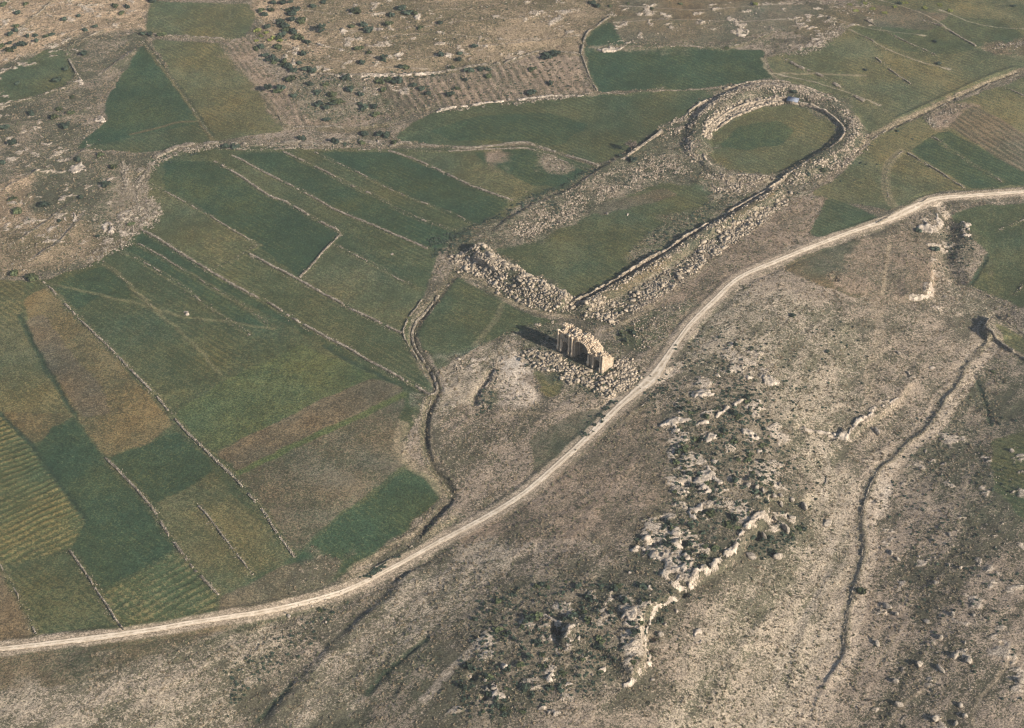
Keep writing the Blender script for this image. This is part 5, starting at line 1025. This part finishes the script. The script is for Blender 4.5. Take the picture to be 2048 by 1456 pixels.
fallen(SEOUT, 90, 'squared block on the rubble slope outside the long arena wall', 'blocks outside the arena wall', .9, 2.0)
fallen(SEATS, 40, 'seat block broken loose in the oval arena tiers', 'seat blocks of the oval arena', 1.0, 1.8)
fallen([(1030, 690), (1110, 715), (1180, 745), (1240, 760), (1270, 770), (1215, 795), (1120, 765), (1050, 735)], 60, 'squared block fallen in front of the three bay arch', 'blocks below the arch', .9, 1.6)
# ---------------------------------------------------------------- hippodrome ruin
def ashlar(pts, width, h, base=None, rag=.35, size=(1.1, .55), foot=0.0, hf=None):
    P = resample(curve(pts, 1.0), size[0]); n = len(P); T = np.gradient(P, axis=0); T /= np.hypot(*T.T)[:, None]; N = np.stack([T[:, 1], -T[:, 0]], 1)
    nz = int(h / size[1]); wn = max(1, int(round(width / .9))); C, S, A = [], [], []
    top = h * (1 - rag * vnoise(P[:, 0], P[:, 1], 9, 66) - rag * .5 * vnoise(P[:, 0], P[:, 1], 2.4, 67))
    if hf is not None: top = top * hf(np.linspace(0, 1, n))
    b = large(P[:, 0], P[:, 1]) - .4 + foot
    for r in range(wn):
        for q in range(nz):
            z = (q + .5) * size[1]; keep = z < top
            p = P + N * ((r - (wn - 1) / 2) * width / wn) + T * (.5 * size[0] * (q % 2))
            sz = np.tile([size[0] * .985, width / wn * 1.0, size[1] * .985], (n, 1)) * rng.uniform(.93, 1.04, (n, 3))
            C.append(np.column_stack([p + rng.normal(0, .14, (n, 2)), b + z])[keep]); S.append(sz[keep]); A.append((np.arctan2(T[:, 1], T[:, 0]) + rng.normal(0, .14, n))[keep])
    return stones(np.concatenate(C), np.concatenate(S), np.concatenate(A), .07)
hx, hy = at(1330, 430); HIP = empty('hippodrome_ruin', (0, 0, 0)); tag(HIP, 'ruined stone circuit with long green arena and an oval arena walled off at its end', 'ruin')
def hp(name, pts, w_, h_, label=None, **k):
    V, F, T = ashlar(pts, w_, h_, **k); o = obj(name, V, F, M_ruin, HIP, T)
    if label: o['label'] = label
hp('arena_wall', [(1141, 612), (1180, 590), (1235, 560), (1290, 526), (1331, 504), (1372, 476), (1413, 452)], .95, 3.4, 'long straight arena wall casting a dark shadow', rag=.55)
hp('arena_wall', [(1455, 426), (1483, 411), (1509, 396), (1544, 374), (1566, 361)], 1.0, 2.6, 'short northern stretch of the arena wall', rag=.5)
hp('oval_wall', [(1566, 360), (1594, 342), (1626, 322), (1658, 303), (1680, 286), (1688, 270), (1684, 256), (1664, 236), (1640, 222), (1612, 212), (1580, 206)], 1.0, 3.4, 'tall eastern wall of the oval arena', rag=.3)
hp('oval_wall', [(1436, 238), (1408, 252), (1399, 270), (1397, 292), (1405, 308), (1413, 322), (1428, 340), (1451, 352), (1483, 353), (1531, 355), (1544, 358)], 1.2, 2.4, 'lower western wall of the oval arena', rag=.5)
hp('seat_tier', [(1430, 262), (1461, 240), (1496, 223), (1531, 211), (1565, 206)], 1.0, 1.8, rag=.3)
hp('seat_tier', [(1418, 258), (1454, 229), (1490, 212), (1529, 202), (1568, 199)], 1.0, 2.8, rag=.4)
hp('outer_wall', [(1245, 322), (1270, 305), (1300, 284), (1322, 266)], 1.4, 3.2, 'lit stretch of outer wall by the bare tree', rag=.4)
hp('outer_wall', [(1362, 240), (1385, 218), (1410, 202), (1436, 196)], 1.2, 1.8, rag=.6)
hp('outer_wall', [(1448, 178), (1480, 168), (1515, 163), (1560, 163), (1600, 172), (1640, 186), (1672, 202)], 1.2, 2.0, rag=.6)
hp('outer_wall', [(1030, 440), (1080, 412), (1140, 380), (1190, 348), (1215, 334)], 1.2, 1.6, rag=.7)
# masonry on a grid: each column of blocks fills everything but the openings
def masonry(nx, ny, cx, cy, top, voids, course=.62):
    C, S = [], []
    for i in range(nx):
        for j in range(ny):
            x = (i + .5) * cx; y = (j + .5) * cy; zt = top(x, y)
            z = 0.0; runs = []
            vs = sorted([vv for vv in (f(x, y) for f in voids) if vv])
            for a, b in vs:
                if a > z: runs.append((z, min(a, zt)))
                z = max(z, b)
            if zt > z: runs.append((z, zt))
            for a, b in runs:
                if b - a < .1: continue
                k = max(1, int(round((b - a) / course))) if (i in (0, nx - 1) or j in (0, ny - 1) or b == zt) else 1
                k = min(k, 20)
                for q in range(k):
                    C.append((x + random.gauss(0, .015), y + random.gauss(0, .03), a + (q + .5) * (b - a) / k)); S.append((cx * 1.0, cy * 1.0, (b - a) / k * .995))
    return np.array(C), np.array(S)
def build_arch():
    x0, y0, z0 = atH(1114, 699); x1, y1, z1 = atH(1207, 745)
    a = math.atan2(y1[0] - y0[0], x1[0] - x0[0]); Lw = math.hypot(y1[0] - y0[0], x1[0] - x0[0])
    sc_ = Lw / 26.5; base = float(min(z0[0], z1[0])) - .3
    root = empty('triumphal_arch', (float(x0[0]), float(y0[0]), base), a); root.scale = (sc_, sc_, 1)
    tag(root, 'ruined three bay limestone arch standing in its own rubble beside the track', 'arch')
    B = 1.4                                      # part of the height is lost in the debris
    xs_ = [0, 2.6, 3.2, 6.5, 8.5, 11, 14, 17, 18.5, 20, 22.5, 24, 26.5]; zs_ = [12.2, 12.6, 12.2, 11.7, 11.5, 11.9, 12.0, 11.3, 10.2, 9.6, 9.2, 9.4, 8.8]
    def top(x, y):
        t = np.interp(x, xs_, zs_) + B
        t -= (2.6 if abs(x - 13.6) > 4.2 else 1.2) * float(vnoise(x, y, 1.9, 5)) ** 1.5 + .8 * random.random() + (1.3 if abs(x - 13.6) > 4.2 else .4) * float(vnoise(x, y, 3.0, 15) > .6) + (1.0 if (y < 1.2 and 16.5 < x < 21) else 0) + .6 * abs(y - 3) / 3
        return t
    def vault(xc, hw, zs, y_lo=0, y_hi=5.5):
        def f(x, y):
            if abs(x - xc) < hw and y_lo <= y <= y_hi: return (0, B + zs + math.sqrt(max(hw * hw - (x - xc) ** 2, 0)))
        return f
    def niche(xc, hw, za, zb, dep):
        return lambda x, y: (B + za, B + zb) if abs(x - xc) < hw and y < dep else None
    voids = [vault(4.9, 1.6, 4.3), vault(13.6, 3.2, 6.0), vault(22.9, 1.6, 3.7), vault(13.6, 3.8, 5.9, 0, 3.0), niche(4.9, .9, 7.4, 9.2, 1.1), niche(22.6, .8, 6.3, 7.6, 1.0)]
    bounds = [('pier', 0, 3.42), ('bay', 3.42, 6.4), ('pier', 6.4, 9.45), ('bay', 9.45, 17.35), ('pier', 17.35, 21.4), ('bay', 21.4, 24.4), ('pier', 24.4, 26.5)]
    C, S = masonry(59, 7, 26.5 / 59, .93, top, voids)
    for nm, lo, hi in bounds:
        m = (C[:, 0] >= lo) & (C[:, 0] < hi); V, F, T = stones(C[m], S[m], np.zeros(m.sum()), .02); T = np.clip((T - 1) * .5 + 1, .8, 1.15)
        obj('arch_bay' if nm == 'bay' else 'pier', V, F, M_arch, root, T)
    # cornice bands over the piers and arch rings, a little proud of the face
    for lo, hi, z in [(0, 3.3, 6.3), (6.5, 9.4, 6.3), (17.5, 21.3, 6.0), (24.4, 26.5, 5.8), (0, 3.3, 10.1), (6.5, 9.3, 10.0)]:
        V, F, T = stones(np.array([[(lo + hi) / 2, -.16, B + z]]), np.array([[hi - lo - .1, .5, .34]]), np.zeros(1), .01); obj('cornice', V, F, M_arch, root, T)
    for xc, hw, zs in [(4.9, 1.6, 4.3), (13.6, 3.8, 5.9), (22.9, 1.6, 3.7)]:
        n = 15; t = (np.arange(n) + .5) / n * math.pi; r = hw + .28
        Cc = np.column_stack([xc + r * np.cos(t), np.full(n, -.10), B + zs + r * np.sin(t)])
        parts = []
        for i in range(n):
            v, f, tt = stones(np.zeros((1, 3)), np.array([[.62, .42, r * math.pi / n * .96]]), np.zeros(1), .03)
            ca, sa = math.cos(t[i]), math.sin(t[i]); x_ = v[:, 0] * ca - v[:, 2] * sa; z_ = v[:, 0] * sa + v[:, 2] * ca
            parts.append((np.column_stack([x_, v[:, 1], z_]) + Cc[i], f, tt))
        V, F, T = join(parts); obj('arch_ring', V, F, M_arch, root, T)
    # engaged columns on pedestals
    for xc, h in [(.9, 8.6), (2.6, 5.0), (7.1, 8.8), (8.9, 8.2), (18.2, 4.4), (20.8, 6.0), (24.9, 7.2), (26.1, 6.8)]:
        z0_ = B + 1.9; prof = [(.5, 0), (.62, .1), (.6, .3), (.5, .42), (.47, .5), (.46, h * .5), (.41, h - .6), (.42, h - .55)]
        n = 14; V = []; F = []
        for r, z in prof:
            for k in range(n): V.append((xc + r * math.cos(2 * math.pi * k / n), -.45 + r * math.sin(2 * math.pi * k / n), z0_ + z))
        for i in range(len(prof) - 1):
            for k in range(n): F.append((i * n + k, i * n + (k + 1) % n, (i + 1) * n + (k + 1) % n, (i + 1) * n + k))
        c = obj('column', np.array(V), np.array(F), M_arch, root, np.full(len(V), 1.08))
        V, F, T = stones(np.array([[xc, -.5, B + .95], [xc, -.52, B + 1.82], [xc, -.52, B + .2]]), np.array([[1.15, 1.1, 1.9], [1.35, 1.3, .2], [1.35, 1.3, .4]]), np.zeros(3), .02); obj('pedestal', V, F, M_arch, c, T)
        if h > 6.5:
            V, F, T = stones(np.array([[xc, -.45, z0_ + h - .3], [xc, -.45, z0_ + h + .05]]), np.array([[.95, .95, .6], [1.2, 1.15, .2]]), np.zeros(2), .05); obj('capital', V, F, M_arch, c, T)
build_arch()
# broken flank wall left of the arch and the standing chamber over the starting gates
def chamber():
    x0, y0, z0 = atH(948, 524); x1, y1, z1 = atH(1002, 552); a = math.atan2(y1[0] - y0[0], x1[0] - x0[0]); L = math.hypot(y1[0] - y0[0], x1[0] - x0[0])
    root = empty('gate_chamber', (float(x0[0]), float(y0[0]), float(min(z0[0], z1[0])) - 1.6), a); tag(root, 'standing vaulted chamber with dark mouth over the starting gates', 'ruin')
    def top(x, y): return 6.6 - 2.0 * abs(x - L * .45) / L * 2 - 1.2 * random.random() - .12 * y
    def f(x, y):
        xc, hw = L * .48, 2.3
        if abs(x - xc) < hw and y < 3.6: return (0, 3.0 + math.sqrt(hw * hw - (x - xc) ** 2) * .9)
    nx = int(L / .5); C, S = masonry(nx, 6, L / nx, .85, top, [f]); m = abs(C[:, 0] - L * .48) < 3.0
    for nm, mm in (('vault', m), ('side_wall', ~m & (C[:, 0] < L * .48)), ('side_wall', ~m & (C[:, 0] > L * .48))):
        V, F, T = stones(C[mm], S[mm], np.zeros(mm.sum()), .05); obj(nm, V, F, M_ruin, root, T)
chamber()
wall([(1072, 652), (1088, 646), (1106, 646)], 'broken flank wall behind the tall end of the arch', 2.4, .5, .7, .7, M_ruin)
# ---------------------------------------------------------------- small hut in the oval arena bank
def hut():
    x0, y0, z0 = atH(1573, 206); x1, y1, z1 = atH(1594, 210); a = math.atan2(y1[0] - y0[0], x1[0] - x0[0]); L = math.hypot(y1[0] - y0[0], x1[0] - x0[0])
    root = empty('hut', (float(x0[0]), float(y0[0]), float(z0[0]) - .2), a); tag(root, 'small hut with pale blue grey roof set into the oval arena tiers', 'hut')
    m = M_ruin
    def bx(nm, c, s, mt, par, j=.01):
        V, F, T = stones(np.array([c], float), np.array([s], float), np.zeros(1), j); return obj(nm, V, F, mt, par, np.ones(len(T)))
    bx('wall', (L / 2, 0, .95), (L, .3, 1.9), m, root); bx('wall', (L / 2, 3.2, .95), (L, .3, 1.9), m, root)
    bx('wall', (.15, 1.6, .95), (.3, 2.9, 1.9), m, root); bx('wall', (L - .15, 1.6, .95), (.3, 2.9, 1.9), m, root)
    d = bx('door', (L * .3, -.17, .85), (.9, .06, 1.7), M_bark, root); bx('handle', (L * .3 + .3, -.23, .9), (.08, .06, .12), M_hut, d)
    V = np.array([(-.25, -.4, 1.86), (L + .25, -.4, 1.86), (L + .25, 3.6, 2.5), (-.25, 3.6, 2.5), (-.25, -.4, 2.0), (L + .25, -.4, 2.0), (L + .25, 3.6, 2.64), (-.25, 3.6, 2.64)])
    obj('roof', V, np.array([(3, 2, 1, 0), (4, 5, 6, 7), (0, 1, 5, 4), (1, 2, 6, 5), (2, 3, 7, 6), (3, 0, 4, 7)]), M_hut, root)
hut()
# ridged plot on the right edge: a block of stone rows
o_ = rubble([([(2005, 640), (2030, 610), (2060, 620), (2060, 668), (2040, 665)], 160)], 'stony ridges of the small terrace plot', mat=M_wall, size=(.4, .8), gate=.3)

# ---------------------------------------------------------------- air
def haze():
    zt = 470.0; zb = float(H.min()) - 1.0
    x0, x1, y0, y1 = float(xs[0]) - 5, float(xs[-1]) + 5, float(ys[0]) - 5, float(ys[-1]) + 5
    V = [(x, y, z) for z in (zb, zt) for y in (y0, y1) for x in (x0, x1)]
    m = bpy.data.materials.new('air'); m.use_nodes = True; n = m.node_tree.nodes; n.clear(); o = n.new('ShaderNodeOutputMaterial'); v = n.new('ShaderNodeVolumePrincipled')
    v.inputs['Color'].default_value = (.90, .91, .93, 1); v.inputs['Density'].default_value = .00007; v.inputs['Anisotropy'].default_value = .2
    m.node_tree.links.new(v.outputs[0], o.inputs['Volume'])
    tag(obj('haze', V, QUADS, m), kind='stuff')
haze()
